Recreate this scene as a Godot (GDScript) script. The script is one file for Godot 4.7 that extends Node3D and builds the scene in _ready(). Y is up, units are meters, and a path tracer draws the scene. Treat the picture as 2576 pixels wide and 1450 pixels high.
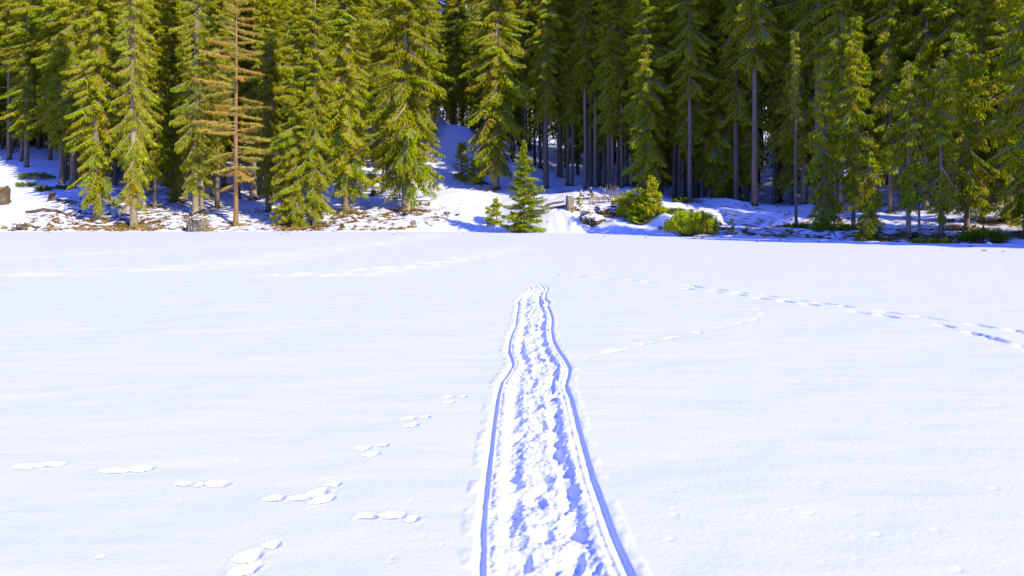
extends Node3D
# A frozen, snow-covered lake with a trodden ski track, a wooded far bank and a mountain behind it.

# ---- the camera as measured from the photograph (its 2576 x 1450 view) ----
const K := 0.397516        # 1024 / 2576
const F := 692.0           # focal length in pixels of a 1024-pixel-wide picture
const HV := 217.5          # height of the horizon in those pixels
const EYE := 1.7           # metres above the snow of the lake

var rng := RandomNumberGenerator.new()
var taken := {}
var M := {}
var n_low := FastNoiseLite.new()
var n_mid := FastNoiseLite.new()
var n_lump := FastNoiseLite.new()
var n_fine := FastNoiseLite.new()
var n_crumb := FastNoiseLite.new()
var shore_x := PackedFloat32Array()
var shore_d := PackedFloat32Array()
var res := PackedFloat32Array()   # how the bank departs from its plain profile, on a grid
const RX0 := -132.0
const RD0 := -8.0
const RS := 2.0
const RNX := 133
const RND := 100
var bare_spots := []              # x, depth, radius, strength: ground without snow
var trees_at := []                # everything that has a foot on the bank

# ------------------------------------------------------------------ names and tags
func numbered(called: String) -> String:
	if not taken.has(called):
		taken[called] = 0
		return called
	taken[called] += 1
	return "%s_%03d" % [called, taken[called]]

func tag(o: Node, label: String, category: String, group := "") -> Node:
	o.set_meta("label", label)
	o.set_meta("category", category)
	if group != "":
		o.set_meta("group", group)
	return o

func base(called: String, at: Vector3, turn := 0.0) -> Node3D:
	var o := Node3D.new()
	o.name = numbered(called)
	add_child(o)
	o.position = at
	o.rotation.y = turn
	return o

func part(called: String, mesh: Mesh, mat: Material, parent: Node) -> MeshInstance3D:
	var o := MeshInstance3D.new()
	o.name = called if parent != self else numbered(called)
	o.mesh = mesh
	if mat:
		o.material_override = mat
	parent.add_child(o, true)
	return o

func structure(called: String, mesh: Mesh, mat: Material) -> MeshInstance3D:
	var o := part(called, mesh, mat, self)
	o.set_meta("kind", "structure")
	return o

# ------------------------------------------------------------------ small mesh tools
class Tris:
	var v := PackedVector3Array()
	var c := PackedColorArray()
	func tri(a: Vector3, b: Vector3, d: Vector3, col: Color) -> void:
		v.append(a); v.append(b); v.append(d)
		c.append(col); c.append(col); c.append(col)
	func quad(a: Vector3, b: Vector3, d: Vector3, e: Vector3, col: Color) -> void:
		tri(a, b, d, col)
		tri(a, d, e, col)
	# a thin lance-shaped leaf or shoot
	func kite(p: Vector3, dir: Vector3, side: Vector3, ln: float, wd: float, col: Color) -> void:
		var m := p + dir * (ln * 0.42)
		var s := side * (wd * 0.5)
		var t := p + dir * ln
		v.append(p); v.append(m - s); v.append(t)
		v.append(p); v.append(t); v.append(m + s)
		for i in 6:
			c.append(col)
	func tube(pts: Array, radii: Array, sides: int, col: Color, cap := true) -> void:
		var rings := []
		for i in pts.size():
			var d: Vector3 = (pts[mini(i + 1, pts.size() - 1)] - pts[maxi(i - 1, 0)]).normalized()
			var u := d.cross(Vector3(0.31, 0.17, 0.93)).normalized()
			if u.length() < 0.1:
				u = Vector3.RIGHT
			var w := d.cross(u)
			var ring := []
			for k in sides:
				var a := TAU * k / sides
				ring.append(pts[i] + (u * cos(a) + w * sin(a)) * radii[i])
			rings.append(ring)
		for i in pts.size() - 1:
			for k in sides:
				var k2 := (k + 1) % sides
				quad(rings[i][k], rings[i][k2], rings[i + 1][k2], rings[i + 1][k], col)
		if cap:
			for k in range(1, sides - 1):
				tri(rings[-1][0], rings[-1][k], rings[-1][k + 1], col)
				tri(rings[0][0], rings[0][k + 1], rings[0][k], col)
	func box(at: Vector3, size: Vector3, col: Color, turn := Basis()) -> void:
		# a plank with chamfered long edges
		var h := size * 0.5
		var b := minf(minf(h.x, h.y), h.z) * 0.25
		var prof := [Vector2(-h.y + b, -h.z), Vector2(h.y - b, -h.z), Vector2(h.y, -h.z + b), Vector2(h.y, h.z - b), Vector2(h.y - b, h.z), Vector2(-h.y + b, h.z), Vector2(-h.y, h.z - b), Vector2(-h.y, -h.z + b)]
		for k in 8:
			var p: Vector2 = prof[k]
			var q: Vector2 = prof[(k + 1) % 8]
			quad(at + turn * Vector3(-h.x, p.x, p.y), at + turn * Vector3(h.x, p.x, p.y), at + turn * Vector3(h.x, q.x, q.y), at + turn * Vector3(-h.x, q.x, q.y), col)
		for k in range(1, 7):
			for s in [-1.0, 1.0]:
				tri(at + turn * Vector3(s * h.x, prof[0].x, prof[0].y), at + turn * Vector3(s * h.x, prof[k].x, prof[k].y), at + turn * Vector3(s * h.x, prof[k + 1].x, prof[k + 1].y), col)
	func into(mesh: ArrayMesh) -> ArrayMesh:
		if v.size() == 0:
			return mesh
		var a := []
		a.resize(Mesh.ARRAY_MAX)
		a[Mesh.ARRAY_VERTEX] = v
		a[Mesh.ARRAY_COLOR] = c
		mesh.add_surface_from_arrays(Mesh.PRIMITIVE_TRIANGLES, a)
		return mesh
	func mesh() -> ArrayMesh:
		return into(ArrayMesh.new())

func rnd(a: float, b: float) -> float:
	return rng.randf_range(a, b)

func rvec() -> Vector3:
	return Vector3(rnd(-1, 1), rnd(-1, 1), rnd(-1, 1))

func lin(r: float, g: float, b: float) -> Color:      # a base colour in linear values, for vertex colours
	return Color(r, g, b)

func mat(rough := 0.85, spec := 0.3) -> StandardMaterial3D:
	var m := StandardMaterial3D.new()
	m.vertex_color_use_as_albedo = true
	m.roughness = rough
	m.metallic_specular = spec
	m.cull_mode = BaseMaterial3D.CULL_DISABLED
	return m

func indexed(v: PackedVector3Array, n: PackedVector3Array, c: PackedColorArray, idx: PackedInt32Array) -> ArrayMesh:
	var a := []
	a.resize(Mesh.ARRAY_MAX)
	a[Mesh.ARRAY_VERTEX] = v
	if n.size():
		a[Mesh.ARRAY_NORMAL] = n
	if c.size():
		a[Mesh.ARRAY_COLOR] = c
	a[Mesh.ARRAY_INDEX] = idx
	var m := ArrayMesh.new()
	m.add_surface_from_arrays(Mesh.PRIMITIVE_TRIANGLES, a)
	return m

# ------------------------------------------------------------------ the lie of the land
func on_lake(u: float, v: float) -> Vector2:      # (x, depth) of a point of the lake
	var d := F * EYE / (v * K - HV)
	return Vector2((u * K - 512.0) / F * d, d)

func seen_at(u: float, v: float, d: float) -> Vector3:   # (x, height, depth) of a measured point of the bank
	return Vector3((u * K - 512.0) / F * d, EYE + (HV - v * K) / F * d, d)

func along(xs: PackedFloat32Array, ys: PackedFloat32Array, x: float) -> float:
	var n := xs.size()
	if x <= xs[0]:
		return ys[0] + (ys[1] - ys[0]) / (xs[1] - xs[0]) * (x - xs[0])
	for i in range(1, n):
		if x <= xs[i]:
			var t := (x - xs[i - 1]) / (xs[i] - xs[i - 1])
			return lerpf(ys[i - 1], ys[i], t)
	return ys[n - 1] + (ys[n - 1] - ys[n - 2]) / (xs[n - 1] - xs[n - 2]) * (x - xs[n - 1])

func shore(x: float) -> float:
	return along(shore_x, shore_d, clampf(x, -140, 90)) + 0.5 * n_mid.get_noise_1d(x * 2.0)

func profile(d: float) -> float:
	if d < 0.0:
		return d * 0.12
	return 0.25 * (sqrt(d * d + 16.0) - 4.0)

func bank(x: float, depth: float) -> float:
	var d := depth - shore(x)
	var fx := clampf((x - RX0) / RS, 0.0, RNX - 1.01)
	var fd := clampf((d - RD0) / RS, 0.0, RND - 1.01)
	var i := int(fx)
	var j := int(fd)
	fx -= i
	fd -= j
	var a := lerpf(res[j * RNX + i], res[j * RNX + i + 1], fx)
	var b := lerpf(res[(j + 1) * RNX + i], res[(j + 1) * RNX + i + 1], fx)
	var ease := clampf(d / 3.0, 0.0, 1.0)
	return profile(d) + 0.16 * (0.3 + n_mid.get_noise_2d(x * 5.0, 3.0)) * smoothstep(-0.5, 0.6, d) * (1.0 - smoothstep(1.0, 3.5, d)) + lerpf(a, b, fd) * ease + ease * (0.35 * n_low.get_noise_2d(x, depth) + 0.10 * n_mid.get_noise_2d(x * 3.0, depth * 3.0))

func foot(x: float, depth: float, sink := 0.05) -> Vector3:
	return Vector3(x, bank(x, depth) - sink, -depth)

func foot_uv(u: float, v: float, d: float, sink := 0.05) -> Vector3:
	var p := seen_at(u, v, d)
	return foot(p.x, d, sink)

func lay_land(marks: Array) -> void:
	# the shoreline, left to right
	for p in [[-400, 83.5], [0, 82.6], [600, 82.6], [900, 82.5], [1100, 82], [1250, 81], [1370, 77], [1500, 75], [1650, 69], [1740, 62], [1850, 58.5], [2000, 55], [2100, 49.5], [2300, 43.5], [2576, 40.5]]:
		shore_x.append((p[0] * K - 512.0) / F * p[1])
		shore_d.append(p[1])
	for p in [[38.0, 32.0], [46.0, 22.0], [54.0, 12.0], [64.0, 0.0], [150.0, -30.0]]:
		shore_x.append(p[0])
		shore_d.append(p[1])
	var px := PackedFloat32Array()
	var pd := PackedFloat32Array()
	var pr := PackedFloat32Array()
	for q in marks:
		var p := seen_at(q[0], q[1], q[2])
		var d := p.z - shore(p.x)
		px.append(p.x)
		pd.append(d)
		pr.append(p.y - profile(d))
	res.resize(RNX * RND)
	for j in RND:
		for i in RNX:
			var x := RX0 + i * RS
			var d := RD0 + j * RS
			var s := 0.0
			var w := 0.00004
			for k in px.size():
				var dx := px[k] - x
				var dd := pd[k] - d
				var q := 1.0 / pow(dx * dx + dd * dd + 5.0, 1.6)
				s += q * pr[k]
				w += q
			res[j * RNX + i] = s / w

# ------------------------------------------------------------------ the snow of the lake
var left_d := PackedFloat32Array()
var left_x := PackedFloat32Array()
var right_d := PackedFloat32Array()
var right_x := PackedFloat32Array()
var dents := {}                   # depth in half metres -> dents

func polyline(points: Array, ds: PackedFloat32Array, xs: PackedFloat32Array) -> void:
	for p in points:
		var q := on_lake(p[0], p[1])
		ds.append(q.y)
		xs.append(q.x)

func dent(x: float, d: float, a: float, b: float, deg: float, depth: float) -> void:
	var t := [x, d, a, b, cos(deg_to_rad(deg)), sin(deg_to_rad(deg)), depth]
	for k in range(int((d - a * 1.6) * 2.0), int((d + a * 1.6) * 2.0) + 1):
		if not dents.has(k):
			dents[k] = []
		dents[k].append(t)

func dented(x: float, d: float) -> float:
	var h := 0.0
	var here = dents.get(int(d * 2.0))
	if here == null:
		return 0.0
	for t in here:
		var dx: float = x - t[0]
		var dd: float = d - t[1]
		var reach: float = t[2] * 1.6
		if absf(dx) > reach or absf(dd) > reach:
			continue
		var e: float = (dx * t[4] + dd * t[5]) / float(t[2])
		var f: float = (-dx * t[5] + dd * t[4]) / float(t[3])
		var r := sqrt(e * e + f * f) + 0.22 * n_lump.get_noise_2d(x * 3.0, d * 3.0)
		if r < 1.0:
			h -= float(t[6]) * (1.0 - r * r) * (1.15 - 0.35 * e)
		elif r < 1.5:
			h += float(t[6]) * 0.08 * (1.0 - absf(r - 1.22) / 0.28) if absf(r - 1.22) < 0.28 else 0.0
	return h

func stride(points: Array, step: float, a: float, b: float, depth: float, spread: float) -> void:
	var w := []
	for p in points:
		w.append(on_lake(p[0], p[1]))
	for i in w.size() - 1:
		var p: Vector2 = w[i]
		var q: Vector2 = w[i + 1]
		var n := int(p.distance_to(q) / step)
		var ang := rad_to_deg(atan2(q.y - p.y, q.x - p.x))
		for k in n:
			var m := p.lerp(q, (k + rnd(0.1, 0.9)) / n)
			dent(m.x + rnd(-spread, spread), m.y + rnd(-spread, spread), a * rnd(0.8, 1.2), b * rnd(0.8, 1.2), ang + rnd(-8, 8), depth * rnd(0.8, 1.2))

func ledge(a: float, lo: float, hi: float) -> float:
	return 1.0 - smoothstep(lo, hi, absf(a))

func track(x: float, d: float, xl: float, xr: float) -> float:
	var fade := 1.0 - smoothstep(15.0, 18.6, d)
	if fade <= 0.0:
		return 0.0
	var a := x - xl
	var w := xr - xl
	var b := x - xr
	var lump := n_lump.get_noise_2d(x, d)
	var fine := n_fine.get_noise_2d(x, d)
	var h := 0.0
	h -= 0.030 * ledge(a + 0.004 * lump, 0.014, 0.030)
	h -= 0.028 * ledge(b + 0.004 * lump, 0.015, 0.033)
	# crumbs thrown up outside the two ski grooves
	h += 0.008 * ledge(a + 0.070, 0.012, 0.045) * clampf(0.25 + 2.2 * lump, 0.0, 1.4)
	h += 0.007 * ledge(b - 0.075, 0.012, 0.045) * clampf(0.25 + 2.0 * lump, 0.0, 1.4)
	if a > 0.02 and b < -0.02:
		var inner := smoothstep(0.028, 0.06, a) * smoothstep(0.030, 0.06, -b)
		var u := a / w
		var slow := n_mid.get_noise_2d(x * 8.0, d * 9.0)
		var crack := n_crumb.get_noise_2d(x, d)
		var z := -0.012 + 0.020 * lump + 0.017 * fine + 0.015 * crack
		z += 0.020 * ledge(u - 0.115, 0.01, 0.07) + 0.022 * ledge(u - 0.875, 0.01, 0.07)
		z -= 0.048 * ledge(u - 0.27 + 0.06 * slow, 0.02, 0.11) * clampf(0.45 + 1.5 * slow, 0.0, 1.2)
		z -= 0.048 * ledge(u - 0.745 + 0.06 * slow, 0.02, 0.09) * clampf(0.6 + 1.5 * slow, 0.0, 1.2)
		h += inner * 0.86 * (z + 0.85 * dented(x, d))
	return h * fade

func streaks() -> Array:
	var out := []
	for s in [[[[-60, 655], [300, 632], [640, 612], [1130, 590]], 0.9, 0.9], [[[-60, 693], [300, 680], [560, 664], [800, 630], [1100, 592]], 1.6, 1.0], [[[-60, 740], [300, 722], [640, 700], [1000, 680], [1300, 615]], 1.0, 0.55], [[[-60, 784], [300, 760], [560, 730], [900, 690], [1130, 655], [1330, 625]], 0.8, 0.6], [[[-60, 765], [300, 742], [600, 712], [900, 672]], 0.8, 0.4], [[[900, 700], [1180, 705], [1350, 660]], 0.8, 0.4]]:
		var pts := []
		for p in s[0]:
			pts.append(on_lake(p[0], p[1]))
		out.append([pts, s[1], s[2]])
	return out

func near_line(pts: Array, p: Vector2) -> float:
	var best := 1e9
	for i in pts.size() - 1:
		var a: Vector2 = pts[i]
		var ab: Vector2 = pts[i + 1] - a
		var t := clampf((p - a).dot(ab) / ab.length_squared(), 0.0, 1.0)
		best = minf(best, (a + ab * t).distance_to(p))
	return best

func lay_lake() -> void:
	polyline([[1190, 1700], [1207, 1450], [1211, 1300], [1228, 1150], [1249, 1000], [1260, 960], [1275, 940], [1289, 915], [1286, 900], [1278, 882], [1281, 855], [1290, 830], [1297, 815], [1302, 780], [1305, 768], [1302, 758], [1312, 745], [1330, 733], [1336, 726], [1330, 716], [1325, 708]], left_d, left_x)
	polyline([[1660, 1700], [1584, 1450], [1535, 1340], [1486, 1200], [1452, 1080], [1432, 1000], [1420, 968], [1428, 945], [1431, 925], [1418, 900], [1403, 880], [1391, 855], [1386, 830], [1388, 800], [1382, 780], [1376, 768], [1381, 760], [1370, 750], [1372, 735], [1378, 726], [1366, 714], [1358, 708]], right_d, right_x)
	left_d.reverse(); left_x.reverse(); right_d.reverse(); right_x.reverse()
	# the boot prints inside the track
	var d := 1.6
	var side := 0
	while d < 18.0:
		var xl := along_d(left_d, left_x, d)
		var w := along_d(right_d, right_x, d) - xl
		for lane in [0.27, 0.50, 0.74]:
			if rng.randf() < 0.9:
				dent(xl + w * (lane + rnd(-0.08, 0.08)), d + rnd(-0.14, 0.14), rnd(0.08, 0.17), rnd(0.04, 0.075), 90 + rnd(-30, 30), rnd(0.02, 0.085))
		d += rnd(0.26, 0.38)
		side += 1
	# the hare's prints left of the track
	for p in [[70, 1172, .13, .04, 2], [132, 1167, .14, .045, 4], [290, 1181, .14, .045, -2], [350, 1177, .12, .05, 3], [465, 1215, .07, .035, 0], [503, 1217, .03, .03, 0], [547, 1214, .11, .05, -5], [690, 1253, .08, .045, 0], [757, 1252, .10, .045, 0], [800, 1238, .09, .06, 60], [812, 1256, .11, .055, 50], [842, 1216, .065, .03, 40], [925, 1300, .08, .035, -5], [990, 1298, .10, .045, 0], [1032, 1307, .07, .04, -5], [628, 1402, .10, .065, 60], [618, 1436, .11, .055, 50], [684, 1374, .055, .04, 40], [915, 1125, .07, .045, 20], [935, 1141, .08, .04, 30], [963, 1118, .05, .03, 40], [1028, 1054, .08, .05, 30], [1036, 1070, .08, .04, 30], [1071, 1050, .05, .03, 40], [1127, 999, .08, .05, 20], [1131, 1013, .07, .035, 30], [1166, 996, .05, .028, 30], [1163, 1356, .07, .04, 10], [1170, 1300, .04, .03, 0], [1230, 967, .08, .05, 10]]:
		var q := on_lake(p[0], p[1])
		dent(q.x, q.y, p[2] * 0.74, p[3] * 0.86, p[4], 0.05)
	for p in [[1448, 902], [1530, 885], [1545, 882], [1612, 866], [1680, 852], [1692, 849], [1757, 836], [1812, 825], [1862, 812], [1900, 805], [1916, 796], [1921, 788], [1905, 778]]:
		var q := on_lake(p[0], p[1])
		dent(q.x, q.y, 0.075, 0.05, 35, 0.035)
		dent(q.x + 0.17, q.y + 0.1, 0.04, 0.03, 35, 0.025)
	stride([[1400, 690], [1700, 714], [1900, 741], [2100, 768], [2300, 795], [2480, 822], [2640, 850]], 0.56, 0.27, 0.075, 0.08, 0.05)
	stride([[1700, 722], [1950, 755], [2200, 790], [2400, 825], [2480, 848], [2640, 892]], 0.62, 0.25, 0.075, 0.08, 0.05)
	for i in 130:      # crumbs and pocks
		var q := on_lake(rnd(100, 2500), rnd(640, 1440))
		dent(q.x, q.y, rnd(0.012, 0.03), rnd(0.01, 0.02), rnd(0, 180), rnd(-0.008, 0.012))
	var lines := streaks()
	var rows := PackedFloat32Array()
	for x in [-40.0, -20.0, -8.0, -2.0, 0.0, 0.8]:
		rows.append(x)
	d = 1.4
	while d < 20.0:
		rows.append(d)
		d += maxf(0.011, d * 0.0045)
	while d < 98.0:
		rows.append(d)
		d += d * 0.014
	var NL := 300
	var NC := 112
	var NR := 210
	var NX := NL + NC + NR
	var nrow := rows.size()
	var X := PackedFloat32Array()
	var H := PackedFloat32Array()
	var C := PackedColorArray()
	X.resize(NX * nrow); H.resize(NX * nrow); C.resize(NX * nrow)
	var plain := lin(0.655, 0.69, 0.785)
	for r in nrow:
		d = rows[r]
		var dd := maxf(d, 1.4)
		var xl := along_d(left_d, left_x, minf(dd, 19.0))
		var xr := along_d(right_d, right_x, minf(dd, 19.0))
		var el := xl - 0.19
		var er := xr + 0.19
		for i in NX:
			var x: float
			if i < NL:
				var t := 1.0 - float(i) / NL
				x = el - (0.82 * dd + 2.5) * pow(t, 1.12) - (120.0 if i == 0 else 30.0 if i == 1 else 0.0)
			elif i < NL + NC:
				x = lerpf(el, er, float(i - NL) / (NC - 1))
			else:
				var t := float(i - NL - NC + 1) / NR
				x = er + (0.82 * dd + 2.5) * pow(t, 1.12) + (120.0 if i == NX - 1 else 30.0 if i == NX - 2 else 0.0)
			var h := 0.014 * n_low.get_noise_2d(x * 5.0, d * 8.0) + 0.006 * n_mid.get_noise_2d(x * 6.0, d * 16.0)
			var col := plain
			if d > 1.3:
				if d < 20.0 and i >= NL - 40 and i < NL + NC + 40:
					h += track(x, d, xl, xr)
				if i < NL or i >= NL + NC:
					h += dented(x, d)
				if d > 20.0 and x < 12.0:
					var p := Vector2(x, d)
					for s in lines:
						var q := near_line(s[0], p) + 0.5 * n_mid.get_noise_2d(x * 2.0, d * 4.0)
						if q < float(s[1]) * 1.6:
							var k: float = (1.0 - smoothstep(float(s[1]) * 0.6, float(s[1]) * 1.6, q)) * s[2]
							k *= clampf(0.75 + 1.5 * n_mid.get_noise_2d(x * 1.6, d * 6.0), 0.0, 1.0)
							h += k * (0.02 + 0.07 * n_lump.get_noise_2d(x * 0.16, d * 0.3))
							col = col.lerp(lin(0.75, 0.77, 0.86), k * 0.6)
			X[r * NX + i] = x
			H[r * NX + i] = h
			C[r * NX + i] = col
	# vertices with smooth normals, then the field and the trodden path as two sheets that share their border
	var V := PackedVector3Array()
	var N := PackedVector3Array()
	V.resize(NX * nrow); N.resize(NX * nrow)
	for r in nrow:
		for i in NX:
			V[r * NX + i] = Vector3(X[r * NX + i], H[r * NX + i], -rows[r])
	for r in nrow:
		var ra := maxi(r - 1, 0) * NX
		var rb := mini(r + 1, nrow - 1) * NX
		for i in NX:
			var e := V[r * NX + mini(i + 1, NX - 1)] - V[r * NX + maxi(i - 1, 0)]
			var f := V[ra + i] - V[rb + i]
			N[r * NX + i] = f.cross(e).normalized()
	var field := PackedInt32Array()
	var path := PackedInt32Array()
	for r in nrow - 1:
		for i in NX - 1:
			var a := r * NX + i
			var q := [a, a + NX, a + 1, a + 1, a + NX, a + NX + 1]
			if i >= NL and i < NL + NC - 1 and rows[r] > 1.3 and rows[r] < 18.8:
				path.append_array(q)
			else:
				field.append_array(q)
	structure("snow_field", indexed(V, N, C, field), M.snow)
	var used := {}
	var pv := PackedVector3Array()
	var pn := PackedVector3Array()
	var pc := PackedColorArray()
	var pi := PackedInt32Array()
	for a in path:
		if not used.has(a):
			used[a] = pv.size()
			pv.append(V[a]); pn.append(N[a]); pc.append(C[a])
		pi.append(used[a])
	structure("snow_path", indexed(pv, pn, pc, pi), M.snow)

func along_d(ds: PackedFloat32Array, xs: PackedFloat32Array, d: float) -> float:
	# ds runs from far to near or near to far; here it is ordered far first after the reversal, so look it up from both ends
	if ds[0] > ds[ds.size() - 1]:
		for i in range(1, ds.size()):
			if d >= ds[i]:
				var t := (d - ds[i]) / (ds[i - 1] - ds[i])
				return lerpf(xs[i], xs[i - 1], clampf(t, 0.0, 1.0))
		return xs[ds.size() - 1]
	for i in range(1, ds.size()):
		if d <= ds[i]:
			var t := (d - ds[i - 1]) / (ds[i] - ds[i - 1])
			return lerpf(xs[i - 1], xs[i], clampf(t, 0.0, 1.0))
	return xs[ds.size() - 1]

# ------------------------------------------------------------------ the bank
func bareness(x: float, depth: float, d: float) -> float:
	if d < 0.4:
		return 0.0
	var bias := -0.42
	if x < -44.0:
		bias = lerpf(-0.02, -0.20, smoothstep(14.0, 34.0, d))
	elif x < -19.0:
		bias = lerpf(-0.12, -0.36, smoothstep(10.0, 24.0, d))
	elif x < -8.0:
		bias = lerpf(-0.24, -0.5, smoothstep(8.0, 13.0, d))
	elif x > 19.0:
		bias = lerpf(-0.02, -0.25, smoothstep(10.0, 26.0, d))
	if d < 1.2 and x > -20.0:
		bias -= 0.3
	for s in bare_spots:
		var dx: float = x - s[0]
		if absf(dx) > 5.0:
			continue
		var dy: float = depth - s[1]
		var r2 := (dx * dx + dy * dy) / float(s[2] * s[2])
		if r2 < 6.0:
			bias += float(s[3]) * exp(-r2)
	return bias + 0.55 * n_mid.get_noise_2d(x * 4.5, depth * 7.0) + 0.35 * n_lump.get_noise_2d(x * 0.45, depth * 0.8)

func lay_bank() -> void:
	var xs := PackedFloat32Array()
	var x := -130.0
	while x < 130.0:
		xs.append(x)
		x += 0.2 if absf(x + 6.0) < 56.0 else 2.0
	var ds := PackedFloat32Array()
	var d := -5.0
	while d < 185.0:
		ds.append(d)
		d += 0.2 if d < 24.0 else 0.45 if d < 50.0 else 2.2
	var nx := xs.size()
	var nd := ds.size()
	var V := PackedVector3Array()
	var N := PackedVector3Array()
	var C := PackedColorArray()
	V.resize(nx * nd); N.resize(nx * nd); C.resize(nx * nd)
	var snow := lin(0.68, 0.71, 0.80)
	for i in nx:
		var s := shore(xs[i])
		for j in nd:
			var dep := s + ds[j]
			var h := bank(xs[i], dep)
			var col := snow
			if ds[j] > 0.3:
				h += 0.05 * n_lump.get_noise_2d(xs[i] * 0.18, dep * 0.18)
				if ds[j] < 60.0 and absf(xs[i] + 6.0) < 56.0:
					var b := bareness(xs[i], dep, ds[j])
					if b > 0.0:
						var k := smoothstep(0.0, 0.07, b)
						var q := n_fine.get_noise_2d(xs[i] * 0.6, dep * 0.6)
						var earth := lin(0.085, 0.055, 0.022).lerp(lin(0.30, 0.19, 0.045), clampf(0.5 + q * 1.2 + 0.5 * n_mid.get_noise_2d(xs[i], dep), 0.0, 1.0))
						col = snow.lerp(earth, k)
						h -= 0.07 * k - 0.05 * k * absf(q)
			V[j * nx + i] = Vector3(xs[i], h, -dep)
			C[j * nx + i] = col
	for j in nd:
		for i in nx:
			var e := V[j * nx + mini(i + 1, nx - 1)] - V[j * nx + maxi(i - 1, 0)]
			var f := V[maxi(j - 1, 0) * nx + i] - V[mini(j + 1, nd - 1) * nx + i]
			N[j * nx + i] = f.cross(e).normalized()
	var idx := PackedInt32Array()
	for j in nd - 1:
		for i in nx - 1:
			var a := j * nx + i
			idx.append_array([a, a + nx, a + 1, a + 1, a + nx, a + nx + 1])
	structure("snowy_ground", indexed(V, N, C, idx), M.bank)

func lay_litter() -> void:
	# clods, cones, bark and dead leaves on the bare ground
	var t := Tris.new()
	for k in 3:
		var c := Vector3(rnd(-.05, .05), 0, rnd(-.05, .05))
		var top := c + Vector3(0, 0.05, 0)
		for q in 5:
			var a := TAU * q / 5.0
			var b := TAU * (q + 1) / 5.0
			var r := 0.09
			t.tri(top, c + Vector3(cos(a) * r, -0.02, sin(a) * r), c + Vector3(cos(b) * r, -0.02, sin(b) * r), lin(1, 1, 1))
	var mesh := t.mesh()
	var tr := []
	var tries := 0
	while tr.size() < 5200 and tries < 60000:
		tries += 1
		var x := rnd(-62, 48)
		var s := shore(x)
		var d := pow(rng.randf(), 1.5) * 34.0 + 0.5
		var b := bareness(x, s + d, d)
		if b > -0.08:
			var sc := rnd(0.5, 1.6) * (0.7 if b < 0.02 else 1.0)
			var bs := Basis.from_euler(Vector3(rnd(-.4, .4), rnd(0, TAU), rnd(-.4, .4))).scaled(Vector3(sc * rnd(0.8, 2.4), sc * rnd(0.6, 1.6), sc))
			var w := rng.randf()
			tr.append([Transform3D(bs, foot(x, s + d, 0.03)), lin(0.07, 0.045, 0.02) if w < 0.5 else lin(0.22, 0.14, 0.04) if w < 0.85 else lin(0.10, 0.10, 0.015)])
	var bits := []
	for i in 70:
		var x := rnd(-60, 34)
		var sc := rnd(0.4, 1.3)
		var dep := shore(x) - pow(rng.randf(), 2.0) * 16.0
		bits.append([Transform3D(Basis(Vector3.UP, rnd(0, TAU)).scaled(Vector3(sc * 1.6, sc * 0.7, sc)), Vector3(x, 0.02, -dep)), lin(0.09, 0.06, 0.03)])
	var lb := scatter("lake_litter", mesh, M.matt, bits, self)
	lb.set_meta("kind", "stuff")
	tag(lb, "a few dark twigs and leaves blown onto the lake snow near the shore", "litter")
	var o := scatter("forest_litter", mesh, M.matt, tr, self)
	o.set_meta("kind", "stuff")
	tag(o, "brown clods, cones and dead leaves strewn over the thawed patches of the bank", "forest litter")

func scatter(called: String, mesh: Mesh, m: Material, list: Array, parent: Node) -> MultiMeshInstance3D:
	var mm := MultiMesh.new()
	mm.transform_format = MultiMesh.TRANSFORM_3D
	mm.use_colors = true
	mm.mesh = mesh
	mm.instance_count = list.size()
	for i in list.size():
		mm.set_instance_transform(i, list[i][0])
		mm.set_instance_color(i, list[i][1])
	var o := MultiMeshInstance3D.new()
	o.name = called if parent != self else numbered(called)
	o.multimesh = mm
	if m:
		o.material_override = m
	parent.add_child(o, true)
	return o

# ------------------------------------------------------------------ spruces, larches
const SIZES := [3.4, 2.1, 1.05]
var boughs := {}

func axis(style: String, s: float, ln: float, droop: float) -> Vector3:
	if style == "young":
		return Vector3(s * ln, ln * (0.10 * s - 0.22 * s * s + 0.26 * s * s * s), 0)
	if style == "larch":
		return Vector3(s * ln, ln * (0.02 * s - 0.16 * s * s + 0.12 * s * s * s), 0)
	return Vector3(s * ln, ln * (-0.10 * s - droop * s * s + (droop * 0.75) * s * s * s), 0)

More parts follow.
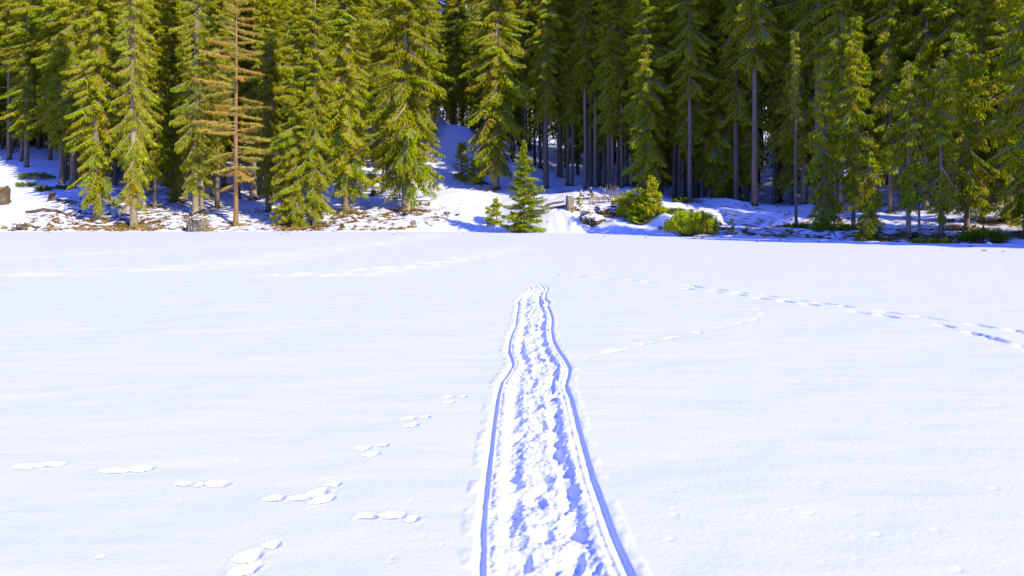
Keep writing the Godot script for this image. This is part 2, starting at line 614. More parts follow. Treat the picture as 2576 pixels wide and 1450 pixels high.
func make_bough(style: String, ln: float) -> ArrayMesh:
	var needles := Tris.new()
	var wood := Tris.new()
	var droop := rnd(0.30, 0.42)
	var pts := []
	var radii := []
	for i in 7:
		var s := i / 6.0
		pts.append(axis(style, s, ln, droop) + Vector3(0, 0, 0.05 * ln * sin(s * 5.0 + ln)))
		radii.append((0.012 + 0.012 * ln) * (1.0 - 0.86 * s))
	var bark := lin(0.36, 0.30, 0.19) if style != "larch" else lin(0.42, 0.31, 0.17)
	wood.tube(pts, radii, 4, bark, false)
	var per := 13.0
	var fill := 1.0
	if style == "sparse":
		per = 11.0; fill = 0.62
	elif style == "larch":
		per = 15.0; fill = 0.85
	elif style == "young":
		per = 15.0
	var nb := int(ln * per) + 5
	for i in nb:
		var s := lerpf(0.10 if style != "sparse" else 0.28, 1.0, (i + rng.randf()) / nb)
		var p := axis(style, s, ln, droop) + Vector3(0, 0, 0.05 * ln * sin(s * 5.0 + ln))
		var side := 1.0 if i % 2 == 0 else -1.0
		var bl := (0.16 + 0.30 * pow(ln, 0.75) * pow(1.0 - s, 0.65)) * rnd(0.7, 1.2)
		var a := deg_to_rad(rnd(40, 70))
		var dir := Vector3(cos(a), rnd(-1.1, 0.05) if style == "dense" or style == "sparse" else rnd(-0.35, 0.05) if style == "larch" else rnd(-0.05, 0.25), side * sin(a)).normalized()
		wood.kite(p, dir, Vector3.UP, bl * 0.9, 0.024, bark * 0.9)
		if style == "sparse" and rng.randf() < 0.3:      # bare, hanging, lichen-grey twig
			wood.kite(p + dir * bl * 0.5, Vector3(dir.x * 0.3, -1, dir.z * 0.3).normalized(), Vector3(0.7, 0, 0.7), rnd(0.3, 0.7), 0.02, bark * 1.15)
		var nk := int(bl / (0.046 if style != "larch" else 0.05) * fill) + 2
		for k in nk:
			var f := (k + rng.randf()) / nk
			var q := p + dir * (bl * f) + Vector3(0, -0.12 * bl * f * f, 0)
			var g := rng.randf()
			if style == "larch":
				var l := rnd(0.15, 0.36)
				var hang := Vector3(rnd(-.6, .6), rnd(-1.0, 0.3), rnd(-.6, .6)).normalized()
				needles.kite(q, hang, hang.cross(rvec()).normalized(), l, rnd(0.022, 0.04), lin(0.50, 0.375, 0.06) * rnd(0.65, 1.3) if g < 0.8 else lin(0.30, 0.27, 0.03))
				continue
			var bd: Vector3
			if style == "young":
				bd = (dir * 0.9 + Vector3(0.2, 0.28, 0) + rvec() * 0.55).normalized()
			else:
				bd = (dir * 0.40 + Vector3(0.15, -0.95, 0) + rvec() * 0.55).normalized()
			var l2 := rnd(0.12, 0.31) * (1.25 if style != "young" else 0.9)
			var col := lin(0.275, 0.312, 0.006)
			if g < 0.25:
				col = lin(0.40, 0.42, 0.010)
			elif g > 0.86:
				col = lin(0.20, 0.19, 0.025)
			if style == "young":
				col = Color(col.r * 0.85, col.g, col.b)
			needles.kite(q, bd, bd.cross(rvec()).normalized(), l2, rnd(0.036, 0.068), col * rnd(0.6, 1.3))
	for k in int(10 + ln * 3):       # the tip
		var q := axis(style, rnd(0.86, 1.0), ln, droop)
		var bd := (Vector3(1, rnd(-0.6, 0.3), 0) + rvec() * 0.5).normalized()
		if style == "larch":
			needles.kite(q, bd, bd.cross(rvec()).normalized(), rnd(0.1, 0.2), 0.03, lin(0.48, 0.36, 0.07))
		else:
			needles.kite(q, bd, bd.cross(rvec()).normalized(), rnd(0.12, 0.24), 0.05, lin(0.28, 0.315, 0.008))
	if style == "dense" and ln < 3.0:      # a few cones hang from the upper boughs
		for k in 2:
			var q := axis(style, rnd(0.5, 0.95), ln, droop) + Vector3(0, -0.05, rnd(-.2, .2))
			var cone := lin(0.42, 0.16, 0.03)
			needles.kite(q, Vector3.DOWN, Vector3.RIGHT, 0.17, 0.06, cone)
			needles.kite(q, Vector3.DOWN, Vector3.BACK, 0.17, 0.06, cone)
	var mesh := needles.mesh()
	wood.into(mesh)
	mesh.surface_set_material(0, M.needles)
	mesh.surface_set_material(1, M.twig)
	return mesh

func bough(style: String, size: int) -> ArrayMesh:
	var key := style + str(size)
	if not boughs.has(key):
		boughs[key] = make_bough(style, SIZES[size])
	return boughs[key]

func dead_branch() -> ArrayMesh:
	if not boughs.has("dead"):
		var t := Tris.new()
		var bark := lin(0.30, 0.26, 0.19)
		t.tube([Vector3.ZERO, Vector3(0.5, -0.06, 0.03), Vector3(1.0, -0.2, -0.04), Vector3(1.5, -0.28, 0.05)], [0.026, 0.018, 0.012, 0.004], 4, bark, false)
		for k in 9:
			var s := rnd(0.25, 0.95)
			var p := Vector3(1.5 * s, -0.28 * s * s, 0)
			var d := Vector3(rnd(0.1, 0.8), rnd(-0.9, 0.1), rnd(-0.9, 0.9)).normalized()
			t.kite(p, d, d.cross(Vector3.UP).normalized(), rnd(0.2, 0.55), 0.02, bark * rnd(0.8, 1.1))
		boughs["dead"] = t.mesh()
	return boughs["dead"]

func trunk_mesh(h: float, r: float, lean: Vector2, flare: float, bark: Color, moss: bool) -> ArrayMesh:
	var sides := 14
	var hs := [-0.35, 0.0, 0.12, 0.28, 0.5, 0.9, 1.5, 2.6, 4.2, 6.5, 9.5, 13.0, 17.0, 21.0, 26.0]
	var rings := []
	var zs := []
	for y in hs:
		if y < h * 0.93:
			zs.append(y)
	zs.append(h)
	var seed0 := rnd(0, 100)
	var V := PackedVector3Array()
	var C := PackedColorArray()
	for z in zs:
		var t := clampf(float(z) / h, 0.0, 1.0)
		var rr := r * pow(1.0 - t, 0.75) + 0.012
		var fl := flare * exp(-maxf(z, 0.0) / 0.38)
		for k in sides:
			var a := TAU * k / sides
			var lobe := 0.55 + 0.75 * maxf(0.0, sin(a * 5.0 + seed0) * 0.6 + 0.4 * sin(a * 3.0 + seed0 * 2.0))
			var rough := 1.0 + 0.09 * n_lump.get_noise_3d(cos(a) * 0.8 + seed0, float(z) * 0.25, sin(a) * 0.8)
			var q := rr * rough + r * fl * lobe
			V.append(Vector3(cos(a) * q + lean.x * z + 0.04 * sin(float(z) * 0.4 + seed0), z, sin(a) * q + lean.y * z))
			var g := 0.8 + 0.5 * rng.randf()
			var col := bark * g
			if moss and z < 0.5 and rng.randf() < 0.5:
				col = lin(0.16, 0.12, 0.02) * g
			C.append(col)
	var idx := PackedInt32Array()
	for j in zs.size() - 1:
		for k in sides:
			var a := j * sides + k
			var b := j * sides + (k + 1) % sides
			idx.append_array([a, a + sides, b, b, a + sides, b + sides])
	var st := SurfaceTool.new()
	st.create_from(indexed(V, PackedVector3Array(), C, idx), 0)
	st.generate_normals()
	return st.commit()

# a conifer: trunk, crown in three sizes of bough, dead twigs below; opts: h, crown (height of the lowest green bough), r (crown radius), w (trunk radius)
func conifer(called: String, at: Vector3, o: Dictionary) -> Node3D:
	var t := base(called, at)
	var h: float = o.h
	var c0: float = o.crown
	var R: float = o.r * (1.12 if o.h > 19.0 else 1.0)
	var style: String = o.get("style", "dense")
	var lean: Vector2 = o.get("lean", Vector2(rnd(-.008, .008), rnd(-.008, .008)))
	var bark: Color = o.get("bark", lin(0.33, 0.27, 0.19))
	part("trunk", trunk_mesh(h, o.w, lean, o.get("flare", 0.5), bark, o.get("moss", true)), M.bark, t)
	var lists := [[], [], []]
	var tint: Color = o.get("tint", lin(1, 1, 1)) * rnd(0.9, 1.12)
	var y := c0
	var turn := rnd(0, TAU)
	var thin: float = o.get("keep", 0.88)
	var shape: float = o.get("shape", 0.45)
	var gap := FastNoiseLite.new()
	gap.seed = rng.randi()
	gap.frequency = 0.23
	while y < h - 0.15:
		var k := (y - c0) / (h - c0)
		var n := int(rnd(4.0, 6.99)) if style != "larch" else int(rnd(2.0, 4.99))
		var rad := R * (pow(1.0 - k, shape) * lerpf(o.get("low", 0.72), 1.0, smoothstep(0.0, 0.22, k)) + 0.03)
		for i in n:
			turn += TAU / n + rnd(-0.25, 0.25)
			if rng.randf() > thin:
				continue
			var g := gap.get_noise_3d(cos(turn) * 2.5, y, sin(turn) * 2.5)
			if g < -0.34:
				continue
			var ln := rad * (rnd(0.58, 1.22) + 0.55 * g)
			if ln < 0.22:
				ln = 0.22
			var cls := 0 if ln > 2.45 else 1 if ln > 1.35 else 2
			var sc: float = ln / SIZES[cls]
			var yy := y + rnd(-0.28, 0.28)
			var pitch: float = lerpf(o.get("low_pitch", -0.40) - (0.22 if style == "dense" or style == "sparse" else 0.0), 0.45, pow(k, 1.7)) + rnd(-0.26, 0.26)
			var bs := Basis(Vector3.UP, turn) * Basis(Vector3.BACK, pitch) * Basis(Vector3.RIGHT, rnd(-0.55, 0.55))
			bs = bs.scaled_local(Vector3(sc, lerpf(1.0, sc, 0.5) * (rnd(0.6, 1.5) if style != "larch" else rnd(0.9, 1.1)), lerpf(1.0, sc, 0.6) * rnd(0.8, 1.2)))
			lists[cls].append([Transform3D(bs, Vector3(lean.x * yy, yy, lean.y * yy)), Color(tint.r * rnd(0.85, 1.15), tint.g * rnd(0.88, 1.12), tint.b, 1)])
		y += (0.26 + 0.30 * (1.0 - k)) * o.get("step", 1.12 if h > 12.0 and style != "larch" else 1.0)
	var called3 := ["lower_crown", "middle_crown", "upper_crown"]
	for s in 3:
		if lists[s].size():
			var q := scatter(called3[s], bough(style, s), null, lists[s], t)
			q.set_meta("kind", "stuff")
	var nd: int = o.get("dead", 10)
	if nd > 0 and c0 > 1.2:
		var list := []
		for i in nd:
			var yy := rnd(0.9, c0 + 3.0)
			var sc := rnd(0.4, 1.1)
			list.append([Transform3D((Basis(Vector3.UP, rnd(0, TAU)) * Basis(Vector3.BACK, rnd(-0.5, 0.1))).scaled_local(Vector3.ONE * sc), Vector3(lean.x * yy, yy, lean.y * yy)), lin(1, 1, 1) * rnd(0.8, 1.1)])
		var q := scatter("dead_branches", dead_branch(), M.twig, list, t)
		q.set_meta("kind", "stuff")
	return t

func roots(t: Node3D, n: int, reach: float, lo: float, hi: float) -> void:
	var at := t.position
	for i in n:
		var a := lerpf(lo, hi, (i + rnd(0.2, 0.8)) / n)
		var tr := Tris.new()
		var pts := []
		var radii := []
		var ln := reach * rnd(0.6, 1.15)
		var bend := rnd(-0.5, 0.5)
		for k in 7:
			var s := k / 6.0
			var ang := a + bend * s + 0.12 * sin(s * 9.0 + i)
			var x := at.x + cos(ang) * (0.35 + ln * s)
			var dd := -at.z + sin(ang) * (0.35 + ln * s)
			pts.append(Vector3(x, bank(x, dd) + 0.04 - 0.06 * s + 0.04 * sin(s * 7.0 + i * 2.0), -dd) - at)
			radii.append(0.13 * (1.0 - 0.8 * s) * rnd(0.8, 1.2))
		tr.tube(pts, radii, 6, lin(0.22, 0.16, 0.08) * rnd(0.8, 1.2))
		part("root", tr.mesh(), M.bark, t)

# a spruce too deep in the wood to show its parts
func far_tree() -> ArrayMesh:
	var wood := Tris.new()
	wood.tube([Vector3(0, -0.5, 0), Vector3(0, 12, 0), Vector3(0, 37, 0)], [0.33, 0.26, 0.03], 8, lin(0.20, 0.165, 0.115))
	var t := Tris.new()
	var y := 4.0
	var turn := 0.0
	while y < 37.0:
		var k := (y - 4.0) / 33.0
		turn += 2.4 + rnd(-0.5, 0.5)
		var ln := (3.6 * pow(1.0 - k, 0.65) + 0.1) * rnd(0.6, 1.2)
		var out := Vector3(cos(turn), 0, sin(turn))
		for i in 16:
			var s := rnd(0.15, 1.0)
			var p := Vector3(0, y, 0) + out * (ln * s) + Vector3(0, -0.3 * ln * s * s + rnd(-.2, .2), 0) + out.cross(Vector3.UP) * rnd(-0.5, 0.5) * (1.2 - s)
			var d := (out * 0.4 + Vector3(0, -0.8, 0) + rvec() * 0.6).normalized()
			t.kite(p, d, d.cross(rvec()).normalized(), rnd(0.4, 0.8), rnd(0.12, 0.22), lin(0.225, 0.262, 0.006) * rnd(0.6, 1.2))
		y += 0.16
	var mesh := t.mesh()
	wood.into(mesh)
	mesh.surface_set_material(0, M.needles)
	mesh.surface_set_material(1, M.bark)
	return mesh

const CLOD := ["first", "second", "third", "fourth", "fifth", "sixth", "seventh", "eighth", "ninth", "tenth", "eleventh", "twelfth", "thirteenth", "fourteenth", "fifteenth", "sixteenth", "seventeenth", "eighteenth", "nineteenth", "twentieth", "twenty-first", "twenty-second", "twenty-third", "twenty-fourth", "twenty-fifth", "twenty-sixth", "twenty-seventh", "twenty-eighth", "twenty-ninth", "thirtieth", "thirty-first"]
const ORDER := ["first", "second", "third", "fourth", "fifth", "sixth", "seventh", "eighth", "ninth", "tenth", "eleventh", "twelfth", "thirteenth", "fourteenth", "fifteenth", "sixteenth", "seventeenth", "eighteenth", "nineteenth", "twentieth", "twenty-first", "twenty-second", "deepest"]
const ANCHORS := [[-20, "the huge broken trunk"], [90, "the large dark juniper"], [243, "the thick drooping spruce"], [337, "the pale spruce with bare twigs"], [441, "the spruce green to the snow"], [497, "the grey boulder"], [593, "the golden larch"], [645, "the stout second-row trunk"], [735, "the bushy young pair"], [792, "the spruce with the pale straight foot"], [870, "the spruce with clawed roots"], [940, "the orange rotten stump"], [1021, "the biggest spruce"], [1066, "the wooden bench"], [1160, "the half-grown spruces"], [1247, "the wide lone spruce"], [1318, "the young cone-shaped spruce"], [1373, "the thick bare trunk"], [1432, "the tall cut stump"], [1478, "the seated people"], [1532, "the fence corner"], [1600, "the row of young spruces"], [1703, "the two black trunks"], [1750, "the dwarf pine"], [1829, "the broad spruce with the flared foot"], [1955, "the slim trunks in the gap"], [2073, "the pointed spruce"], [2187, "the low bushy spruce"], [2298, "the pale-footed pair"], [2367, "the spruce with joined stems"], [2433, "the forked-tip spruce"], [2533, "the snow-topped root lump"]]

func copy_tree(proto: Node3D, at: Vector3, sc: float, label: String, group: String) -> Node3D:
	var o: Node3D = proto.duplicate()
	o.name = numbered("spruce_tree")
	add_child(o)
	o.position = at
	o.rotation.y = rnd(0, TAU)
	o.scale = Vector3.ONE * sc
	tag(o, label, "tree", group)
	return o

# ------------------------------------------------------------------ stones, stumps, tufts
func ball(level: int) -> Array:      # triangles of a sphere of radius 1
	var t := []
	var p := [Vector3.RIGHT, Vector3.UP, Vector3.BACK, Vector3.LEFT, Vector3.DOWN, Vector3.FORWARD]
	for f in [[0, 1, 2], [2, 1, 3], [3, 1, 5], [5, 1, 0], [0, 2, 4], [2, 3, 4], [3, 5, 4], [5, 0, 4]]:
		t.append([p[f[0]], p[f[1]], p[f[2]]])
	for l in level:
		var u := []
		for f in t:
			var a: Vector3 = ((f[0] + f[1]) * 0.5).normalized()
			var b: Vector3 = ((f[1] + f[2]) * 0.5).normalized()
			var c: Vector3 = ((f[2] + f[0]) * 0.5).normalized()
			u.append_array([[f[0], a, c], [a, f[1], b], [c, b, f[2]], [a, b, c]])
		t = u
	return t

# a craggy stone; returns [stone, snow lying on its level places]
func stone(size: Vector3, level: int, cols: Array, rough := 0.28, snow := 0.6) -> Array:
	var off := rvec() * 50.0
	var cuts := []
	for i in 7:
		cuts.append([(rvec() + Vector3(0, 0.15, 0)).normalized(), rnd(0.62, 0.9)])
	var t := Tris.new()
	var s := Tris.new()
	for f in ball(level):
		var q := []
		for p in f:
			var v: Vector3 = p
			for c in cuts:
				var e: float = v.dot(c[0])
				if e > c[1]:
					v -= c[0] * (e - float(c[1])) * 0.85
			v *= 1.0 + rough * n_lump.get_noise_3dv(p * 0.28 + off) + rough * 0.55 * n_lump.get_noise_3dv(p * 0.9 + off)
			q.append(v * size)
		var n: Vector3 = (q[2] - q[0]).cross(q[1] - q[0]).normalized()
		var mid: Vector3 = (f[0] + f[1] + f[2]) / 3.0
		var g := n_lump.get_noise_3dv(mid * 0.55 + off * 2.0)
		var w := n_mid.get_noise_3dv(mid * 9.0 + off)
		var col: Color = cols[0]
		if w > 0.10:
			col = cols[1]
		if w < -0.20 and cols.size() > 2:
			col = cols[2]
		t.tri(q[0], q[1], q[2], col * (0.85 + 0.5 * g))
		if n.dot(mid) < 0.0:
			n = -n
		if snow < 1.0 and n.y > snow + 0.25 * g and mid.y > 0.0:
			var up := Vector3(0, 0.05, 0)
			s.tri(q[0] + up, q[1] + up, q[2] + up, lin(0.72, 0.74, 0.84))
			for k in 3:
				s.quad(q[k] + up, q[(k + 1) % 3] + up, q[(k + 1) % 3], q[k], lin(0.72, 0.74, 0.84))
	return [t.mesh(), s.mesh() if s.v.size() else null]

const GREY := [Color(0.30, 0.285, 0.25), Color(0.40, 0.37, 0.29), Color(0.20, 0.19, 0.165)]
const BROWN := [Color(0.27, 0.19, 0.085), Color(0.38, 0.29, 0.15), Color(0.15, 0.10, 0.05)]

func put_stone(called: String, at: Vector3, size: Vector3, label: String, level := 3, cols := GREY, group := "", snow := 0.62, rough := 0.28) -> Node3D:
	var o := base(called, at + Vector3(0, size.y * 0.55, 0), rnd(0, TAU) if level < 4 else 0.0)
	var m := stone(size, level, cols, rough, snow)
	part("stone", m[0], M.stone, o)
	if m[1]:
		part("snow_cap", m[1], M.cap, o)
	tag(o, label, "rock", group)
	return o

func blades(n: int, spread: float, hgt: float, cols: Array, bend := 0.5) -> ArrayMesh:
	var t := Tris.new()
	for i in n:
		var a := rnd(0, TAU)
		var r := spread * sqrt(rng.randf())
		var p := Vector3(cos(a) * r, -0.03, sin(a) * r)
		var d := (Vector3(cos(a) * bend * rnd(0.2, 1.6), 1, sin(a) * bend * rnd(0.2, 1.6)) + rvec() * 0.3).normalized()
		t.kite(p, d, d.cross(rvec()).normalized(), hgt * rnd(0.5, 1.2), rnd(0.03, 0.05), cols[rng.randi() % cols.size()])
	return t.mesh()

const STRAW := [Color(0.38, 0.25, 0.08), Color(0.46, 0.33, 0.12), Color(0.30, 0.18, 0.05), Color(0.24, 0.17, 0.04)]

# a clod of turf on the lake edge: an earth lump under hanging straw
func turf(at: Vector3, w: float, h: float, label: String, group: String) -> void:
	var o := base("turf_clod", at, rnd(-0.2, 0.2))
	var m := stone(Vector3(w, h * 0.7, 0.35), 2, [Color(0.30, 0.19, 0.06), Color(0.40, 0.27, 0.09), Color(0.14, 0.09, 0.035)], 0.35, 1.1)
	part("earth", m[0], M.matt, o)
	var t := Tris.new()
	for i in int(w * 90):
		var x := rnd(-w, w)
		var e := sqrt(maxf(0.0, 1.0 - x * x / (w * w)))
		var p := Vector3(x, h * (0.35 + 0.4 * e), rnd(-0.15, 0.3))
		var d := Vector3(rnd(-.4, .4), rnd(-1.0, 0.5), rnd(0.2, 0.9)).normalized()
		t.kite(p, d, d.cross(rvec()).normalized(), rnd(0.15, 0.38), rnd(0.03, 0.05), STRAW[rng.randi() % 4])
	var g := part("straw", t.mesh(), M.grass, o)
	g.set_meta("kind", "stuff")
	tag(o, label, "turf clod", group)

func stump(called: String, at: Vector3, h: float, r: float, cols: Array, label: String, lean := Vector2.ZERO, capped := true, ragged := 0.025) -> Node3D:
	var o := base(called, at)
	var V := PackedVector3Array()
	var C := PackedColorArray()
	var sides := 18
	var off := rnd(0, 90)
	var zs := [-0.3, 0.0, 0.12, 0.3, 0.55, 0.8, 1.0]
	for j in zs.size():
		var z: float = zs[j] * h if j > 0 else -0.3
		for k in sides:
			var a := TAU * k / sides
			var ridge := 1.0 + 0.10 * sin(a * 7.0 + off) + 0.22 * n_lump.get_noise_3d(cos(a) + off, z * 0.2, sin(a))
			var fl := 0.75 * exp(-maxf(z, 0.0) / (0.22 * h)) * (0.4 + 0.9 * maxf(0.0, sin(a * 4.0 + off)))
			var q := r * (ridge + fl)
			var top := ragged * n_mid.get_noise_2d(cos(a) * 20.0 + off, sin(a) * 20.0) * 3.0 if j == zs.size() - 1 else 0.0
			V.append(Vector3(cos(a) * q + lean.x * z, z + top, sin(a) * q + lean.y * z))
			C.append(cols[0 if rng.randf() < 0.6 else 1] * rnd(0.75, 1.2))
	var idx := PackedInt32Array()
	for j in zs.size() - 1:
		for k in sides:
			var a := j * sides + k
			var b := j * sides + (k + 1) % sides
			idx.append_array([a, a + sides, b, b, a + sides, b + sides])
	part("stump_body", indexed(V, PackedVector3Array(), C, idx), M.bark, o)
	var t := Tris.new()
	var s := Tris.new()
	var c := Vector3(lean.x * h, h - 0.02, lean.y * h)
	for k in sides:
		var p: Vector3 = V[(zs.size() - 1) * sides + k]
		var q: Vector3 = V[(zs.size() - 1) * sides + (k + 1) % sides]
		t.tri(c, p, q, cols[2] * rnd(0.85, 1.15))
		var up := Vector3(0, 0.07, 0)
		s.tri(c + up * 1.6, c.lerp(p, 0.9) + up, c.lerp(q, 0.9) + up, lin(0.72, 0.74, 0.84))
		s.quad(c.lerp(p, 0.9) + up, c.lerp(p, 0.96), c.lerp(q, 0.96), c.lerp(q, 0.9) + up, lin(0.72, 0.74, 0.84))
	part("cut_face", t.mesh(), M.matt, o)
	if capped:
		part("snow_cap", s.mesh(), M.cap, o)
	tag(o, label, "tree stump")
	return o

func stick(called: String, pts: Array, r: float, col: Color, label: String, category: String) -> void:
	var at: Vector3 = pts[0]
	var o := base(called, at)
	var q := []
	var radii := []
	for i in pts.size():
		q.append(pts[i] - at)
		radii.append(r * (1.0 - 0.55 * i / pts.size()))
	var t := Tris.new()
	t.tube(q, radii, 7, col)
	part("wood", t.mesh(), M.bark, o)
	tag(o, label, category)

# bushy plants made of upright or spreading shoots
func bush(called: String, at: Vector3, w: float, h: float, n: int, upright: float, tint: Color, label: String, category: String, size := 2, group := "") -> void:
	var o := base(called, at)
	var list := []
	var stems := Tris.new()
	for i in n:
		var a := rnd(0, TAU)
		var r := sqrt(rng.randf())
		var top := Vector3(cos(a) * r * w, h * (rnd(0.25, 1.0) * (1.0 - 0.45 * r * r)), sin(a) * r * w * 0.75)
		var dir := Vector3(cos(a) * (1.0 - upright), upright + 0.15, sin(a) * (1.0 - upright)).normalized()
		var turn := Basis(Quaternion(Vector3.RIGHT, (dir + rvec() * 0.25).normalized())) * Basis(Vector3.RIGHT, rnd(0, TAU))
		var sc := rnd(0.42, 0.75)
		list.append([Transform3D(turn.scaled_local(Vector3.ONE * sc), top - dir * 0.45 * sc), Color(tint.r * rnd(0.8, 1.2), tint.g * rnd(0.85, 1.15), tint.b)])
		if i % 4 == 0:
			stems.tube([Vector3(cos(a) * r * w * 0.3, -0.1, sin(a) * r * w * 0.25), Vector3(top.x * 0.75, top.y * 0.35, top.z * 0.75), top], [0.04, 0.03, 0.012], 4, lin(0.14, 0.10, 0.06), false)
	part("stems", stems.mesh(), M.twig, o)
	var f := scatter("foliage", bough("young", size), null, list, o)
	f.set_meta("kind", "stuff")
	tag(o, label, category, group)

func twigs(called: String, at: Vector3, n: int, h: float, spread: float, col: Color, label: String) -> void:
	var o := base(called, at)
	for i in n:
		var t := Tris.new()
		var a := rnd(0, TAU)
		var p := Vector3(cos(a) * 0.2, -0.05, sin(a) * 0.2)
		var q := p + Vector3(cos(a) * spread * rnd(0.2, 1), h * rnd(0.6, 1.0), sin(a) * spread * rnd(0.2, 1))
		var m := p.lerp(q, 0.55) + Vector3(rnd(-.12, .12), 0.05, rnd(-.12, .12))
		t.tube([p, m, q], [0.032, 0.024, 0.008], 5, col * rnd(0.85, 1.15))
		for k in 4:
			var s := m.lerp(q, rnd(0.0, 0.7))
			var e := s + Vector3(rnd(-.35, .35), rnd(0.2, 0.6), rnd(-.35, .35))
			t.tube([s, e], [0.014, 0.005], 3, col)
		part("stem", t.mesh(), M.twig, o)
	tag(o, label, "shrub")

# ------------------------------------------------------------------ wooden things
func plank(t: Node, called: String, a: Vector3, b: Vector3, h: float, w: float, col: Color) -> void:
	var m := Tris.new()
	var d := b - a
	var x := d.normalized()
	var z := x.cross(Vector3.UP).normalized()
	m.box((a + b) * 0.5, Vector3(d.length(), h, w), col * rnd(0.85, 1.15), Basis(x, z.cross(x), z))
	part(called, m.mesh(), M.plank, t)

func pole(t: Node, called: String, a: Vector3, b: Vector3, r: float, col: Color) -> void:
	var m := Tris.new()
	var mid := a.lerp(b, 0.5) + rvec() * r * 0.4
	m.tube([a, mid, b], [r, r * 0.97, r * 0.9], 8, col * rnd(0.85, 1.15))
	part(called, m.mesh(), M.plank, t)

func snow_ridge(t: Node, a: Vector3, b: Vector3, w: float) -> void:
	var m := Tris.new()
	var n := 8
	var z := (b - a).cross(Vector3.UP).normalized() * w
	for i in n:
		var p := a.lerp(b, float(i) / n)
		var q := a.lerp(b, float(i + 1) / n)
		var hp := Vector3(0, 0.05 + 0.03 * n_mid.get_noise_2d(i * 9.0, a.x), 0)
		var hq := Vector3(0, 0.05 + 0.03 * n_mid.get_noise_2d(i * 9.0 + 9.0, a.x), 0)
		m.quad(p - z, p + hp, q + hq, q - z, lin(0.72, 0.74, 0.84))
		m.quad(p + hp, p + z, q + z, q + hq, lin(0.72, 0.74, 0.84))
	part("snow_ridge", m.mesh(), M.cap, t)

func bench(at: Vector3) -> void:
	var o := base("park_bench", at, 0.12)
	var wood := lin(0.33, 0.26, 0.15)
	for s in [-0.57, 0.57]:
		# a wedge-shaped block carries the seat, a post behind it the back
		var m := Tris.new()
		var f := [Vector3(s - 0.07, 0.5, -0.22), Vector3(s - 0.07, 0.5, 0.28), Vector3(s - 0.07, -0.1, 0.08), Vector3(s - 0.07, -0.1, -0.18)]
		var w := Vector3(0.34, 0, 0)
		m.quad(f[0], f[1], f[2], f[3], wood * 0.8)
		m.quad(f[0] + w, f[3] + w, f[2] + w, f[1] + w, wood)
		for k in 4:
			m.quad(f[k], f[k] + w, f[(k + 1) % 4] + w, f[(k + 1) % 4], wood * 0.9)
		part("leg", m.mesh(), M.plank, o)
		plank(o, "back_post", Vector3(s, 0.3, -0.24), Vector3(s - 0.02, 0.98, -0.36), 0.10, 0.08, wood)
	plank(o, "seat", Vector3(-0.95, 0.53, 0.03), Vector3(0.95, 0.53, 0.03), 0.06, 0.46, wood)
	plank(o, "backrest", Vector3(-0.9, 0.88, -0.29), Vector3(0.9, 0.88, -0.29), 0.24, 0.05, wood)
	snow_ridge(o, Vector3(-0.93, 0.56, 0.03), Vector3(0.93, 0.56, 0.03), 0.22)
	var m2 := Tris.new()
	for i in 8:      # snow frozen to the front of the back board
		var x0 := -0.9 + i * 0.225
		m2.quad(Vector3(x0, 0.80 + 0.02 * (i % 3), -0.235), Vector3(x0, 1.06 - 0.01 * (i % 2), -0.28), Vector3(x0 + 0.225, 1.06 - 0.01 * ((i + 1) % 2), -0.28), Vector3(x0 + 0.225, 0.80 + 0.02 * ((i + 1) % 3), -0.235), lin(0.72, 0.74, 0.84))
		m2.quad(Vector3(x0, 1.06, -0.28), Vector3(x0, 1.03, -0.36), Vector3(x0 + 0.225, 1.03, -0.36), Vector3(x0 + 0.225, 1.06, -0.28), lin(0.72, 0.74, 0.84))
	part("snow_crust", m2.mesh(), M.cap, o)
	tag(o, "small wooden bench with snow on its back board beside the biggest trunk", "bench")

